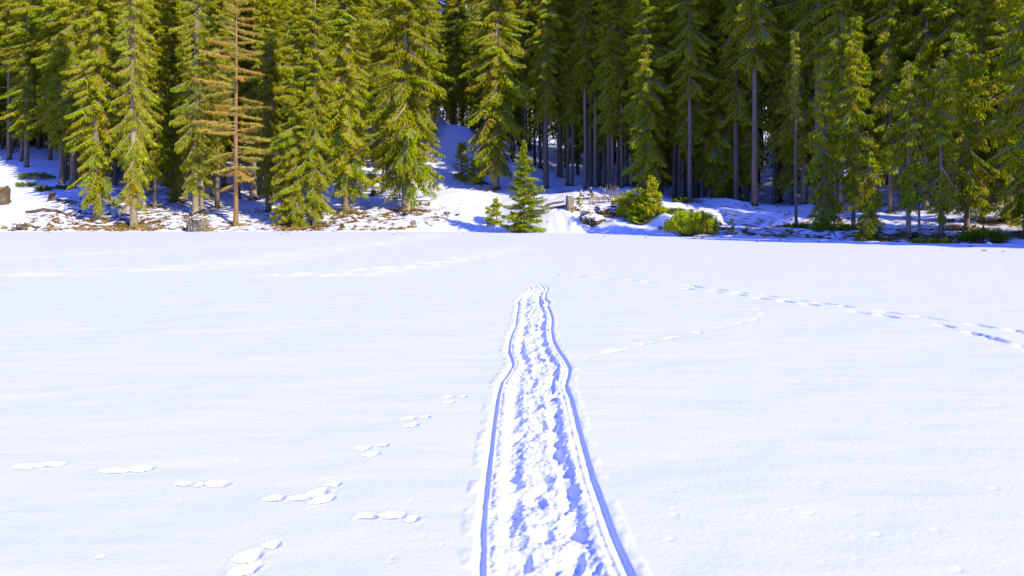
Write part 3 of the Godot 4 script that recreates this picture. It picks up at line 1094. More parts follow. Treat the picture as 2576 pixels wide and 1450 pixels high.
func fences() -> void:
	var wood := lin(0.47, 0.40, 0.29)
	var g := foot(9.2, 82.0, 0.0)
	var o := base("wooden_fence", g)
	var P := func(x: float, y: float, d: float) -> Vector3: return Vector3(x, y, -d) - g
	var y0 := g.y
	for x in [7.3, 8.36, 9.25, 10.4, 11.45, 11.68]:
		pole(o, "post", P.call(x, bank(x, 82.0) - 0.3, 82.0), P.call(x + rnd(-.03, .03), y0 + 0.93, 82.0), 0.06, wood)
	pole(o, "rail", P.call(6.95, y0 + 0.80, 81.92), P.call(9.3, y0 + 0.86, 81.92), 0.055, wood)
	pole(o, "rail", P.call(7.4, y0 + 0.56, 81.92), P.call(9.4, y0 + 0.60, 81.92), 0.05, wood)
	pole(o, "rail", P.call(7.2, y0 + 0.36, 81.92), P.call(8.4, y0 + 0.36, 81.92), 0.045, wood)
	pole(o, "rail", P.call(9.1, y0 + 0.42, 81.92), P.call(11.7, y0 + 0.38, 81.92), 0.05, wood)
	pole(o, "rail", P.call(8.3, y0 + 0.13, 81.92), P.call(11.75, y0 + 0.17, 81.92), 0.055, wood)
	pole(o, "rail", P.call(9.1, y0 + 0.90, 81.92), P.call(11.8, y0 + 0.90, 81.92), 0.05, wood)
	pole(o, "rail", P.call(11.0, y0 + 0.63, 81.88), P.call(11.75, y0 + 0.66, 81.88), 0.045, wood)
	plank(o, "board", P.call(9.23, y0 + 0.68, 81.9), P.call(11.15, y0 + 0.68, 81.9), 0.32, 0.05, wood * 1.12)
	for x in [9.55, 10.7]:
		pole(o, "brace", P.call(x, bank(x, 81.7) - 0.1, 81.75), P.call(x + 0.25, y0 + 0.42, 81.8), 0.05, wood)
	# round the corner and back into the wood
	for d in [85.0, 88.0]:
		var x: float = 11.6 - (d - 82.0) * 0.05
		pole(o, "post", P.call(x, bank(x, d) - 0.3, d), P.call(x, bank(x, d) + 0.98, d), 0.07, wood)
	pole(o, "rail", P.call(11.68, y0 + 0.93, 82.0), P.call(11.3, bank(11.3, 88.3) + 0.95, 88.3), 0.065, wood)
	pole(o, "rail", P.call(11.68, y0 + 0.50, 82.0), P.call(11.3, bank(11.3, 88.3) + 0.5, 88.3), 0.055, wood)
	snow_ridge(o, P.call(6.95, y0 + 0.855, 81.92), P.call(9.3, y0 + 0.915, 81.92), 0.04)
	snow_ridge(o, P.call(9.2, y0 + 0.465, 81.92), P.call(11.6, y0 + 0.425, 81.92), 0.04)
	tag(o, "weathered pale wooden rail fence on the sunny mound, with a wide board", "fence")
	# the dark railing between the trunks
	var dark := lin(0.14, 0.10, 0.06)
	var p0 := foot_uv(1733, 512, 99.0, 0.0)
	var p1 := foot_uv(1796, 516, 98.0, 0.0)
	var q := base("wooden_fence", p0)
	for i in 4:
		var b := p0.lerp(p1, i / 3.0)
		b.y = bank(b.x, -b.z)
		pole(q, "post", b - p0 + Vector3(0, -0.3, 0), b - p0 + Vector3(0, 0.95, 0), 0.07, dark)
	for i in 4:
		var y := 0.14 + 0.25 * i
		pole(q, "rail", Vector3(-0.3, y, 0.08), p1 - p0 + Vector3(0.3, y, 0.08), 0.05, dark)
	tag(q, "dark four-rail fence between the shaded trunks behind the dwarf pine", "fence")

func picnic() -> void:
	var g := foot(9.08, 85.0, 0.0)
	var wood := lin(0.36, 0.27, 0.15)
	var o := base("picnic_table", g)
	for i in 4:
		plank(o, "tabletop_board", Vector3(-0.42, 0.76, -0.5 + i * 0.27), Vector3(0.42, 0.76, -0.5 + i * 0.27), 0.05, 0.25, wood)
	for s in [-0.35, 0.35]:
		plank(o, "leg", Vector3(0, -0.1, s), Vector3(0, 0.73, s), 0.12, 0.12, wood)
	tag(o, "small wooden table between the two seated people behind the rail fence", "table")
	for s in [-0.72, 0.74]:
		var b := base("log_seat", Vector3(g.x + s, bank(g.x + s, 85.0), g.z))
		plank(b, "seat", Vector3(0, 0.42, -0.5), Vector3(0, 0.42, 0.75), 0.07, 0.34, wood)
		for z in [-0.35, 0.55]:
			pole(b, "leg", Vector3(0, -0.15, z), Vector3(0, 0.39, z), 0.09, wood)
		tag(b, "narrow plank seat under the person in the pale jacket" if s < 0 else "narrow plank seat under the person in the dark jacket", "bench")
	var t := Tris.new()
	t.tube([Vector3(0, 0, 0), Vector3(0, 0.02, 0), Vector3(0, 0.19, 0), Vector3(0, 0.235, 0)], [0.036, 0.042, 0.042, 0.017], 10, lin(0.55, 0.05, 0.11))
	t.tube([Vector3(0, 0.235, 0), Vector3(0, 0.29, 0)], [0.018, 0.018], 8, lin(0.10, 0.02, 0.03))
	var bt := part("bottle", t.mesh(), M.cloth, self)
	bt.position = g + Vector3(-0.24, 0.786, 0.15)
	tag(bt, "red bottle standing on the small table in front of the pale jacket", "bottle")
	for k in 2:
		var pk := base("backpack", g + Vector3(0.62 + 0.17 * k, 0.455, 0.52 + 0.05 * k), 0.3)
		var c: Color = [lin(0.36, 0.46, 0.03), lin(0.03, 0.12, 0.45)][k]
		var m := stone(Vector3(0.14, 0.19, 0.12), 3, [c, c * 1.1, c * 0.85], 0.10, 1.2)
		var b := part("bag", m[0], M.cloth, pk)
		b.position.y = 0.18
		var s := Tris.new()
		for x in [-0.07, 0.07]:
			s.tube([Vector3(x, 0.05, 0.10), Vector3(x, 0.2, 0.155), Vector3(x, 0.34, 0.07)], [0.014, 0.014, 0.014], 5, c * 0.35)
		s.tube([Vector3(-0.03, 0.35, 0), Vector3(0, 0.40, 0), Vector3(0.03, 0.35, 0)], [0.009, 0.009, 0.009], 5, c * 0.35)
		part("strap", s.mesh(), M.cloth, pk)
		tag(pk, ["yellow-green rucksack lying on the plank seat behind the wide fence board", "blue rucksack beside the yellow-green one behind the fence"][k], "backpack")

# ------------------------------------------------------------------ people: one skin over a skeleton of tapered bones
func field(p: Vector3, bones: Array, k: float) -> Array:
	var d := 1e9
	var near := 1e9
	var col := Color.WHITE
	for b in bones:
		var a: Vector3 = b[0]
		var ab: Vector3 = b[1] - a
		var t := clampf((p - a).dot(ab) / maxf(ab.length_squared(), 1e-8), 0.0, 1.0)
		var e := (a + ab * t).distance_to(p) - lerpf(b[2], b[3], t)
		if e < near:
			near = e
			col = b[4]
		var h := clampf(0.5 + 0.5 * (d - e) / k, 0.0, 1.0)
		d = lerpf(d, e, h) - k * h * (1.0 - h)
	return [d, col]

func skin(bones: Array, cell: float, k: float, V: PackedVector3Array, C: PackedColorArray, I: PackedInt32Array) -> void:
	var lo := Vector3.ONE * 1e9
	var hi := -lo
	for b in bones:
		for q in 2:
			var r := Vector3.ONE * (float(b[2 + q]) + cell * 2.0)
			lo = lo.min(b[q] - r)
			hi = hi.max(b[q] + r)
	var n := Vector3i(((hi - lo) / cell).ceil()) + Vector3i.ONE
	var D := PackedFloat32Array()
	var Q := PackedColorArray()
	D.resize(n.x * n.y * n.z)
	Q.resize(n.x * n.y * n.z)
	for z in n.z:
		for y in n.y:
			for x in n.x:
				var f := field(lo + Vector3(x, y, z) * cell, bones, k)
				D[(z * n.y + y) * n.x + x] = f[0]
				Q[(z * n.y + y) * n.x + x] = f[1]
	var at := {}
	var step := [1, n.x, n.x * n.y]
	for z in n.z - 1:
		for y in n.y - 1:
			for x in n.x - 1:
				var i := (z * n.y + y) * n.x + x
				var sum := Vector3.ZERO
				var m := 0
				for e in [[0, 0, 1], [0, 2, 3], [0, 4, 5], [0, 6, 7], [1, 0, 2], [1, 1, 3], [1, 4, 6], [1, 5, 7], [2, 0, 4], [2, 1, 5], [2, 2, 6], [2, 3, 7]]:
					var a: int = e[1]
					var b: int = e[2]
					var da := D[i + (a & 1) + ((a >> 1) & 1) * n.x + (a >> 2) * n.x * n.y]
					var db := D[i + (b & 1) + ((b >> 1) & 1) * n.x + (b >> 2) * n.x * n.y]
					if (da < 0.0) != (db < 0.0):
						var t := da / (da - db)
						sum += Vector3(a & 1, (a >> 1) & 1, a >> 2).lerp(Vector3(b & 1, (b >> 1) & 1, b >> 2), t)
						m += 1
				if m:
					at[i] = V.size()
					V.append(lo + (Vector3(x, y, z) + sum / m) * cell)
					C.append(Q[i])
	for z in range(1, n.z - 1):
		for y in range(1, n.y - 1):
			for x in range(1, n.x - 1):
				var i := (z * n.y + y) * n.x + x
				for ax in 3:
					var j: int = i + step[ax]
					if (D[i] < 0.0) == (D[j] < 0.0):
						continue
					var u: int = step[(ax + 1) % 3]
					var w: int = step[(ax + 2) % 3]
					var q := [at.get(i, -1), at.get(i - u, -1), at.get(i - u - w, -1), at.get(i - w, -1)]
					if q.min() < 0:
						continue
					if D[i] < 0.0:
						q.reverse()
					I.append_array([q[0], q[1], q[2], q[0], q[2], q[3]])

func person(at: Vector3, turn: float, coat: Color, hair: Color, trousers: Color, nod: float, label: String) -> void:
	var o := base("person", at, turn)
	var flesh := lin(0.52, 0.30, 0.20)
	var shoe := lin(0.04, 0.035, 0.03)
	var V := PackedVector3Array()
	var C := PackedColorArray()
	var I := PackedInt32Array()
	# sits facing +x, hips on a 0.45 m seat, forearms on the table in front
	var b := [[Vector3(0, 0.56, 0), Vector3(0.03, 0.78, 0), 0.145, 0.135, coat], [Vector3(0.03, 0.78, 0), Vector3(0.06, 1.0, 0), 0.135, 0.13, coat], [Vector3(0.05, 1.02, -0.12), Vector3(0.05, 1.02, 0.12), 0.085, 0.085, coat], [Vector3(0.06, 1.05, 0), Vector3(0.085, 1.14, 0), 0.062, 0.056, coat]]
	for s in [-1.0, 1.0]:
		b.append([Vector3(0.05, 1.01, s * 0.18), Vector3(0.14, 0.80, s * 0.24), 0.066, 0.052, coat])
		b.append([Vector3(0.14, 0.80, s * 0.24), Vector3(0.36, 0.84, s * 0.13), 0.052, 0.042, coat])
		b.append([Vector3(0.0, 0.53, s * 0.09), Vector3(0.42, 0.52, s * 0.12), 0.095, 0.07, trousers])
		b.append([Vector3(0.42, 0.52, s * 0.12), Vector3(0.40, 0.09, s * 0.13), 0.066, 0.048, trousers])
		b.append([Vector3(0.37, 0.05, s * 0.13), Vector3(0.58, 0.035, s * 0.15), 0.05, 0.036, shoe])
	skin(b, 0.022, 0.035, V, C, I)
	# the head, turned down a little
	var R := Basis(Vector3.BACK, nod)
	var c := Vector3(0.11, 1.235, 0)
	var hd := []
	for q in [[Vector3(0, 0.02, 0), Vector3(0.0, 0.03, 0), 0.093, 0.093, flesh], [Vector3(0.035, -0.06, 0), Vector3(0.045, -0.075, 0), 0.058, 0.042, flesh], [Vector3(0.088, 0.0, 0), Vector3(0.108, -0.026, 0), 0.012, 0.016, flesh], [Vector3(-0.02, 0.055, 0), Vector3(-0.045, 0.0, 0), 0.092, 0.085, hair], [Vector3(0.035, 0.098, -0.03), Vector3(0.035, 0.098, 0.03), 0.035, 0.035, hair], [Vector3(0.083, 0.008, -0.034), Vector3(0.083, 0.008, -0.028), 0.014, 0.014, lin(0.05, 0.035, 0.03)], [Vector3(0.083, 0.008, 0.034), Vector3(0.083, 0.008, 0.028), 0.014, 0.014, lin(0.05, 0.035, 0.03)], [Vector3(0.085, -0.055, -0.018), Vector3(0.085, -0.055, 0.018), 0.009, 0.009, lin(0.40, 0.14, 0.11)], [Vector3(-0.005, 0.0, -0.094), Vector3(-0.005, -0.02, -0.09), 0.018, 0.012, flesh], [Vector3(-0.005, 0.0, 0.094), Vector3(-0.005, -0.02, 0.09), 0.018, 0.012, flesh], [Vector3(-0.02, -0.06, 0), Vector3(-0.03, -0.12, 0), 0.055, 0.055, flesh]]:
		hd.append([c + R * q[0], c + R * q[1], q[2], q[3], q[4]])
	skin(hd, 0.011, 0.014, V, C, I)
	# hands: a palm, four unequal fingers in two joints, a thumb leaving the side of the palm
	for s in [-1.0, 1.0]:
		var h := [[Vector3(0.37, 0.84, s * 0.125), Vector3(0.43, 0.835, s * 0.10), 0.027, 0.03, flesh]]
		for f in 4:
			var z: float = s * (0.125 - 0.021 * f)
			var ln: float = [0.030, 0.040, 0.043, 0.036][f]
			var p := Vector3(0.445, 0.838, z)
			var q := p + Vector3(ln, 0.004, -s * 0.006)
			h.append([p, q, 0.0095, 0.009, flesh])
			h.append([q, q + Vector3(ln * 0.6, -0.02, -s * 0.004), 0.009, 0.0078, flesh])
		h.append([Vector3(0.40, 0.838, s * 0.078), Vector3(0.43, 0.842, s * 0.050), 0.012, 0.0105, flesh])
		h.append([Vector3(0.43, 0.842, s * 0.050), Vector3(0.458, 0.836, s * 0.043), 0.0105, 0.009, flesh])
		skin(h, 0.007, 0.006, V, C, I)
	var st := SurfaceTool.new()
	st.create_from(indexed(V, PackedVector3Array(), C, I), 0)
	st.generate_normals()
	part("body", st.commit(), M.cloth, o)
	tag(o, label, "person")

# ------------------------------------------------------------------ the mountain behind
func lay_mountain() -> void:
	var V := PackedVector3Array()
	var C := PackedColorArray()
	var nx := 130
	var nd := 110
	for j in nd:
		for i in nx:
			var x := lerpf(-900, 900, i / (nx - 1.0))
			var d := lerpf(40, 1100, j / (nd - 1.0))
			var h := -30.0 + 54.0 * smoothstep(150.0, 215.0, d) + 0.62 * maxf(0.0, d - 260.0)
			# a high shoulder on the sun's side keeps the face in shade
			h += 400.0 * exp(-pow((x - 290.0) / 105.0, 2) - pow((d - 175.0) / 120.0, 2))
			var q := n_mid.get_noise_2d(x * 0.05, d * 0.05)
			h += 60.0 * q * smoothstep(230, 420, d) + 18.0 * n_lump.get_noise_2d(x * 0.012, d * 0.012)
			V.append(Vector3(x, h, -d))
			var rock := n_mid.get_noise_2d(x * 0.28 + 40.0, d * 0.2) + 0.5 * n_lump.get_noise_2d(x * 0.03, d * 0.02)
			C.append((lin(0.80, 0.83, 0.92) if rock > 0.02 else lin(0.12, 0.12, 0.11)) if h > 105.0 + 60.0 * rock else lin(0.025, 0.032, 0.018))
	var idx := PackedInt32Array()
	for j in nd - 1:
		for i in nx - 1:
			var a := j * nx + i
			idx.append_array([a, a + nx, a + 1, a + 1, a + nx, a + nx + 1])
	structure("mountain", indexed(V, PackedVector3Array(), C, idx), M.matt)

# ------------------------------------------------------------------ textures and materials
func relief(freq: float, size: int, strength: float, kind := FastNoiseLite.TYPE_SIMPLEX_SMOOTH) -> ImageTexture:
	var n := FastNoiseLite.new()
	n.seed = 77
	n.noise_type = kind
	n.frequency = freq
	n.fractal_octaves = 5
	var im := n.get_seamless_image(size, size)
	im.bump_map_to_normal_map(strength)
	return ImageTexture.create_from_image(im)

func grain(freq: float, size: int, lo: Color, hi: Color) -> ImageTexture:
	var n := FastNoiseLite.new()
	n.seed = 31
	n.frequency = freq
	n.fractal_octaves = 5
	var im := n.get_seamless_image(size, size)
	var out := Image.create(size, size, false, Image.FORMAT_RGB8)
	for y in size:
		for x in size:
			out.set_pixel(x, y, lo.lerp(hi, im.get_pixel(x, y).r))
	return ImageTexture.create_from_image(out)

func materials() -> void:
	var snow := mat(0.75, 0.25)
	snow.normal_enabled = true
	snow.normal_texture = relief(0.03, 512, 6.0)
	snow.normal_scale = 0.16
	snow.uv1_triplanar = true
	snow.uv1_world_triplanar = true
	snow.uv1_scale = Vector3(1.3, 1.3, 1.3)
	M.snow = snow
	M.bank = snow
	M.cap = mat(0.8, 0.2)
	var bark := mat(0.95, 0.15)
	bark.albedo_texture = grain(0.035, 256, Color(0.62, 0.6, 0.58), Color(1, 1, 1))
	bark.normal_enabled = true
	bark.normal_texture = relief(0.05, 256, 10.0)
	bark.uv1_triplanar = true
	bark.uv1_world_triplanar = true
	bark.uv1_scale = Vector3(1.6, 0.55, 1.6)
	M.bark = bark
	M.twig = mat(0.95, 0.1)
	M.needles = mat(0.8, 0.06)
	M.grass = mat(0.9, 0.1)
	M.matt = mat(0.95, 0.1)
	M.cloth = mat(0.9, 0.15)
	var st := mat(0.95, 0.2)
	st.normal_enabled = true
	st.normal_texture = relief(0.04, 256, 12.0)
	st.uv1_triplanar = true
	st.uv1_world_triplanar = true
	st.uv1_scale = Vector3(0.9, 0.9, 0.9)
	st.albedo_texture = grain(0.03, 256, Color(0.6, 0.58, 0.55), Color(1, 1, 1))
	M.stone = st
	var pl := mat(0.9, 0.15)
	pl.albedo_texture = grain(0.02, 256, Color(0.68, 0.66, 0.62), Color(1, 1, 1))
	pl.uv1_triplanar = true
	pl.uv1_scale = Vector3(1.0, 5.0, 5.0)
	M.plank = pl

# ------------------------------------------------------------------ the scene
func _ready() -> void:
	rng.seed = 20240211
	var cam := Camera3D.new()
	cam.name = "Camera"
	cam.position = Vector3(0, EYE, 0)
	cam.near = 0.1
	cam.far = 3000.0
	# a shifted lens keeps the trunks upright: the horizon lies above the middle of the frame
	var size := 0.1 * 576.0 / F
	cam.set_frustum(size, Vector2(0, -0.1 * (288.0 - HV) / F), 0.1, 3000.0)
	add_child(cam)
	cam.make_current()
	var sky := ProceduralSkyMaterial.new()
	sky.sky_top_color = Color(0.30, 0.435, 0.93)
	sky.sky_horizon_color = Color(0.44, 0.57, 0.97)
	sky.sky_curve = 0.12
	sky.ground_bottom_color = Color(0.5, 0.55, 0.7)
	sky.ground_horizon_color = Color(0.5, 0.6, 0.9)
	sky.sun_angle_max = 4.0
	var env := Environment.new()
	env.background_mode = Environment.BG_SKY
	env.sky = Sky.new()
	env.sky.sky_material = sky
	env.background_energy_multiplier = 1.15
	env.tonemap_mode = Environment.TONE_MAPPER_LINEAR
	env.tonemap_exposure = 1.5
	env.sdfgi_enabled = true
	env.ssao_enabled = true
	env.ssil_enabled = true
	var we := WorldEnvironment.new()
	we.name = "Environment"
	we.environment = env
	add_child(we)
	var sun := DirectionalLight3D.new()
	sun.name = "Sun"
	sun.light_color = Color(1.0, 0.945, 0.79)
	sun.light_energy = 1.5
	sun.light_angular_distance = 0.5
	sun.shadow_enabled = true
	add_child(sun)
	sun.look_at_from_position(Vector3.ZERO, -Vector3(0.70 * 0.848, 0.53, 0.714 * 0.848))

	for q in [[n_low, 0.05, 3], [n_mid, 0.12, 3], [n_lump, 4.0, 3], [n_fine, 24.0, 2]]:
		q[0].seed = int(q[1] * 100)
		q[0].frequency = q[1]
		q[0].fractal_octaves = q[2]
	n_crumb.noise_type = FastNoiseLite.TYPE_CELLULAR
	n_crumb.frequency = 11.0
	n_crumb.fractal_octaves = 2
	n_crumb.seed = 5
	materials()

	# ---- where things stand: measured foot, distance, and what grows there
	var lit := lin(1, 1, 1)
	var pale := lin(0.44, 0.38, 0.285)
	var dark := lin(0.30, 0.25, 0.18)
	var trees := [
		[243, 555, 88, {h = 40.8, crown = 4.2, r = 3.7, w = 0.47, low_pitch = -0.45, style = "dense", flare = 0.35}, "thick spruce whose low boughs droop beside the wooden stump and mossy foot"],
		[337, 568, 86, {h = 39.4, crown = 4.0, r = 3.1, w = 0.43, style = "sparse", bark = pale, low_pitch = -0.6, dead = 40, flare = 0.3}, "pale-barked spruce with many bare drooping twigs, standing on straw at the lake edge"],
		[352, 522, 95, {h = 36.7, crown = 5.0, r = 2.8, w = 0.33, style = "sparse"}, "spruce trunk close behind the pale-barked spruce with bare twigs"],
		[389, 525, 97, {h = 32.6, crown = 5.5, r = 2.5, w = 0.24, style = "dense", lean = Vector2(0.012, 0)}, "slim spruce with bent foot between the pale spruce and the boulder"],
		[441, 506, 101, {h = 35.4, crown = 1.2, r = 2.9, w = 0.42, style = "dense", low = 0.5}, "spruce behind with green boughs reaching almost to the snow"],
		[491, 541, 91, {h = 39.4, crown = 4.5, r = 3.3, w = 0.42, style = "sparse", bark = pale, low_pitch = -0.5, dead = 34}, "pale thick spruce rising straight behind the grey boulder"],
		[507, 538, 91.3, {h = 19.5, crown = 5.2, r = 1.6, w = 0.22, style = "sparse", bark = pale, low = 0.5}, "thin twin trunk beside the thick spruce behind the boulder"],
		[547, 525, 97, {h = 36.7, crown = 6.5, r = 2.6, w = 0.30, style = "dense", bark = dark, dead = 14}, "dark slim spruce trunk bare up to its high crown, behind the golden larch"],
		[593, 565, 87, {h = 37.4, crown = 5.4, r = 4.0, w = 0.29, style = "larch", bark = lin(0.42, 0.27, 0.13), low_pitch = -0.12, shape = 0.6, dead = 16, keep = 0.62, flare = 0.25, lean = Vector2(0.002, 0)}, "golden-brown larch with a straight reddish trunk and thin needles"],
		[637, 500, 104, {h = 39.4, crown = 8.0, r = 3.4, w = 0.52, style = "dense", bark = pale}, "stout spruce trunk in the second row just past the larch"],
		[652, 486, 108, {h = 38.1, crown = 8.0, r = 3.0, w = 0.42, style = "dense", bark = dark}, "dark trunk touching the stout second-row spruce"],
		[675, 530, 97, {h = 35.4, crown = 3.5, r = 2.8, w = 0.40, style = "dense"}, "spruce whose lower trunk shows behind the bushy young pair"],
		[717, 565, 87, {h = 11, crown = 0.7, r = 2.4, w = 0.13, style = "dense", low = 0.85, low_pitch = -0.15}, "smaller of the two bushy young spruces green down to the snow"],
		[746, 566, 86.6, {h = 28.6, crown = 0.9, r = 2.9, w = 0.20, style = "dense", low = 0.8, low_pitch = -0.2, bark = dark}, "taller bushy spruce green down to a straw hummock at the lake edge"],
		[792, 567, 86.4, {h = 34, crown = 2.4, r = 2.8, w = 0.30, style = "dense", bark = pale, low = 0.7}, "spruce with pale straight foot right of the bushy green pair"],
		[870, 531, 91, {h = 42.2, crown = 3.4, r = 4.0, w = 0.46, style = "dense", flare = 1.2, low_pitch = -0.35}, "big spruce whose roots spread over the snow like claws"],
		[1021, 530, 92, {h = 44.9, crown = 4.3, r = 5.4, w = 0.56, style = "dense", bark = lin(0.42, 0.36, 0.27), flare = 1.15, low_pitch = -0.30, low = 0.85}, "biggest spruce, thick flared trunk beside the wooden bench"],
		[1247, 475, 105, {h = 43.5, crown = 4.6, r = 5.2, w = 0.50, style = "dense", bark = pale, flare = 0.5, low_pitch = -0.4}, "wide spruce standing alone on the snow behind the small green one"],
		[1318, 583, 77.3, {h = 10.4, crown = 0.2, r = 2.9, w = 0.12, style = "young", low = 0.95, low_pitch = -0.12, shape = 0.95, keep = 0.98, dead = 0, step = 0.58, tint = lin(1.2, 1.15, 0.9), lean = Vector2(0.004, 0)}, "young cone-shaped spruce at the end of the ski track"],
		[1373, 468, 107, {h = 44.9, crown = 12.5, r = 3.6, w = 0.44, style = "dense", bark = dark, dead = 8}, "tall spruce with a thick bare trunk behind the young cone-shaped one"],
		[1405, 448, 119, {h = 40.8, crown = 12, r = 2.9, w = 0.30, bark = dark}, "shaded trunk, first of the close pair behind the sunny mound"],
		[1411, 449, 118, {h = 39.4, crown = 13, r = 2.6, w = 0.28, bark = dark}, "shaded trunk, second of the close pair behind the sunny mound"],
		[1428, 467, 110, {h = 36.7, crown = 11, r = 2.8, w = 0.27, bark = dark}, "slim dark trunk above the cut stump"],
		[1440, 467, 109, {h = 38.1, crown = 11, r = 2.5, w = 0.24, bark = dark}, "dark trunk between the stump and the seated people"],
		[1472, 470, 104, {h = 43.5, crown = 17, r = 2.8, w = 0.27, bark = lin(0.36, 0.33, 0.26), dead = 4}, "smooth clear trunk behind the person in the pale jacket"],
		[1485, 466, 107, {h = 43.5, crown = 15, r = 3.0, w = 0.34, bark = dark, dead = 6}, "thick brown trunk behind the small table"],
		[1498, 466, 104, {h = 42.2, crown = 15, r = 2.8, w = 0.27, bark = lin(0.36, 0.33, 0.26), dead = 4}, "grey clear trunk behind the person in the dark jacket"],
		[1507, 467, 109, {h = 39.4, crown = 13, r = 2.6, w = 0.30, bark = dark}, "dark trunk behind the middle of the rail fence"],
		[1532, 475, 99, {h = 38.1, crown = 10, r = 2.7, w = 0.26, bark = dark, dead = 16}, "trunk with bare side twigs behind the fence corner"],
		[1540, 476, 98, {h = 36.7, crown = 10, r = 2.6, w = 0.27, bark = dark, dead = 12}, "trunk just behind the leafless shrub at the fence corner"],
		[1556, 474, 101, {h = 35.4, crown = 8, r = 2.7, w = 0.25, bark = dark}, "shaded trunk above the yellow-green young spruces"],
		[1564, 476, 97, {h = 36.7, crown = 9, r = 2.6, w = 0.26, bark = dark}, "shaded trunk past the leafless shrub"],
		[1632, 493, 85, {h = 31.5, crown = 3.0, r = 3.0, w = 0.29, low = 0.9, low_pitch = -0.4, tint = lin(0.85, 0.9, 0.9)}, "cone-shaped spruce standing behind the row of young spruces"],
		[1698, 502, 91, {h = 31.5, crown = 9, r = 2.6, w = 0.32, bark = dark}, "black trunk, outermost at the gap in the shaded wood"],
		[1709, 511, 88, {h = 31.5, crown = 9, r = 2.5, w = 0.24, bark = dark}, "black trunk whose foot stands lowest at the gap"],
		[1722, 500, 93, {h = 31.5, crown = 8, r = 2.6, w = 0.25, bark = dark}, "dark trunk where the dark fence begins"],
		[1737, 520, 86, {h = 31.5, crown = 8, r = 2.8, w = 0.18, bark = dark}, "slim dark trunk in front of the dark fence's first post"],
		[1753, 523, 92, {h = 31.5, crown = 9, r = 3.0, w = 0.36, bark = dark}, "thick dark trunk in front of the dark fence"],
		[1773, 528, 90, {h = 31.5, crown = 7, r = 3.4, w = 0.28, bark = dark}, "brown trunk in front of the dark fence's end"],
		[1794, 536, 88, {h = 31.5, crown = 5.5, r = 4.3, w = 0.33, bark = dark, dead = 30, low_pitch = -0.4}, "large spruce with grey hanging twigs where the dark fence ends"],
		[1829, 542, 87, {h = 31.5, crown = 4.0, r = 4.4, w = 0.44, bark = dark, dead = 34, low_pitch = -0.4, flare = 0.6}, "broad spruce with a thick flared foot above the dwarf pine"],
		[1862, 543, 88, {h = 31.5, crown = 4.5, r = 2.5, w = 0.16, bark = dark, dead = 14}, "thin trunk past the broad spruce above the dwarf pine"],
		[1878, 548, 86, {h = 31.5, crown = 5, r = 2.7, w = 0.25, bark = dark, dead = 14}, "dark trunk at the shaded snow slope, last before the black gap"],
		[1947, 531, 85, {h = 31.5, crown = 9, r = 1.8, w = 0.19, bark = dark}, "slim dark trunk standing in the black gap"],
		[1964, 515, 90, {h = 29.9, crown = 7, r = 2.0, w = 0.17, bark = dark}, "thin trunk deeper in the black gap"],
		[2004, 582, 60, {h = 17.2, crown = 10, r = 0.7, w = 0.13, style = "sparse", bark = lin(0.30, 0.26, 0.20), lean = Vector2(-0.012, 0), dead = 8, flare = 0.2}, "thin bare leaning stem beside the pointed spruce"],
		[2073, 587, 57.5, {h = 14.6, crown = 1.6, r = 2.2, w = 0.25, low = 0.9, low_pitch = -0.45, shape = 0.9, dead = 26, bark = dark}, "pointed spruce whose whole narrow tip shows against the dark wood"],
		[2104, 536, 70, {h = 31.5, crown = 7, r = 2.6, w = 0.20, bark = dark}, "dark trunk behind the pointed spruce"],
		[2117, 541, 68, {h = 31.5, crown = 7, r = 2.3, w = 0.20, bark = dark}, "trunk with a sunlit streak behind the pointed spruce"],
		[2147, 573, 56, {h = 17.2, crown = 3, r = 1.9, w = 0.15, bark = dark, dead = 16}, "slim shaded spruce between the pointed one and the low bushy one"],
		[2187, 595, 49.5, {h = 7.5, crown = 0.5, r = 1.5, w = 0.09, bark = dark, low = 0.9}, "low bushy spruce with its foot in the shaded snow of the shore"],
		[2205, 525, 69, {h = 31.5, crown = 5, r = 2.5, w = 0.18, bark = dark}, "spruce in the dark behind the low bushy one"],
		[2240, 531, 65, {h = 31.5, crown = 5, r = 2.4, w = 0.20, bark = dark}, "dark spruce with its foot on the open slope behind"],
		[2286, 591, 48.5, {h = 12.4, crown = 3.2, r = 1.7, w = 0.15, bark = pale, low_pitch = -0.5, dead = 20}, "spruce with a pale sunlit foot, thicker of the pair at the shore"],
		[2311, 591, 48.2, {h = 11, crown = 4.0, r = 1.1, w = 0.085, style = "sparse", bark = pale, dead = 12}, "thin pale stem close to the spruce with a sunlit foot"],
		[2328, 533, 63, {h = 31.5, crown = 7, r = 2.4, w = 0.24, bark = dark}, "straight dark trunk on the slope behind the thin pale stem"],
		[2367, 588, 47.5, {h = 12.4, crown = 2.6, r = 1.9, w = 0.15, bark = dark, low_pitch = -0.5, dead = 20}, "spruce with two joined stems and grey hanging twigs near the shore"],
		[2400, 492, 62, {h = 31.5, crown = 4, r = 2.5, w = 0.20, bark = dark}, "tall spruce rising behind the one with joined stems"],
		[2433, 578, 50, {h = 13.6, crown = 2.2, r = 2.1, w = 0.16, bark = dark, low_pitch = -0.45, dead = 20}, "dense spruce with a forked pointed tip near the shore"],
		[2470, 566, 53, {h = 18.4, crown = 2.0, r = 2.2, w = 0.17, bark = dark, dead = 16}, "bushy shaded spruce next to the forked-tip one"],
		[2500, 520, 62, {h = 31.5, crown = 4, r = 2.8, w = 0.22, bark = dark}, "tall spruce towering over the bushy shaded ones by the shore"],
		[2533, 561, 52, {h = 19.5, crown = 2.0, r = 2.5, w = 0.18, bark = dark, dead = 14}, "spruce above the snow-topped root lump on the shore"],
		[2585, 575, 46, {h = 21.8, crown = 2.0, r = 2.6, w = 0.2, bark = dark, dead = 10}, "outermost spruce at the picture's edge past the root lump"],
	]
	var marks := []
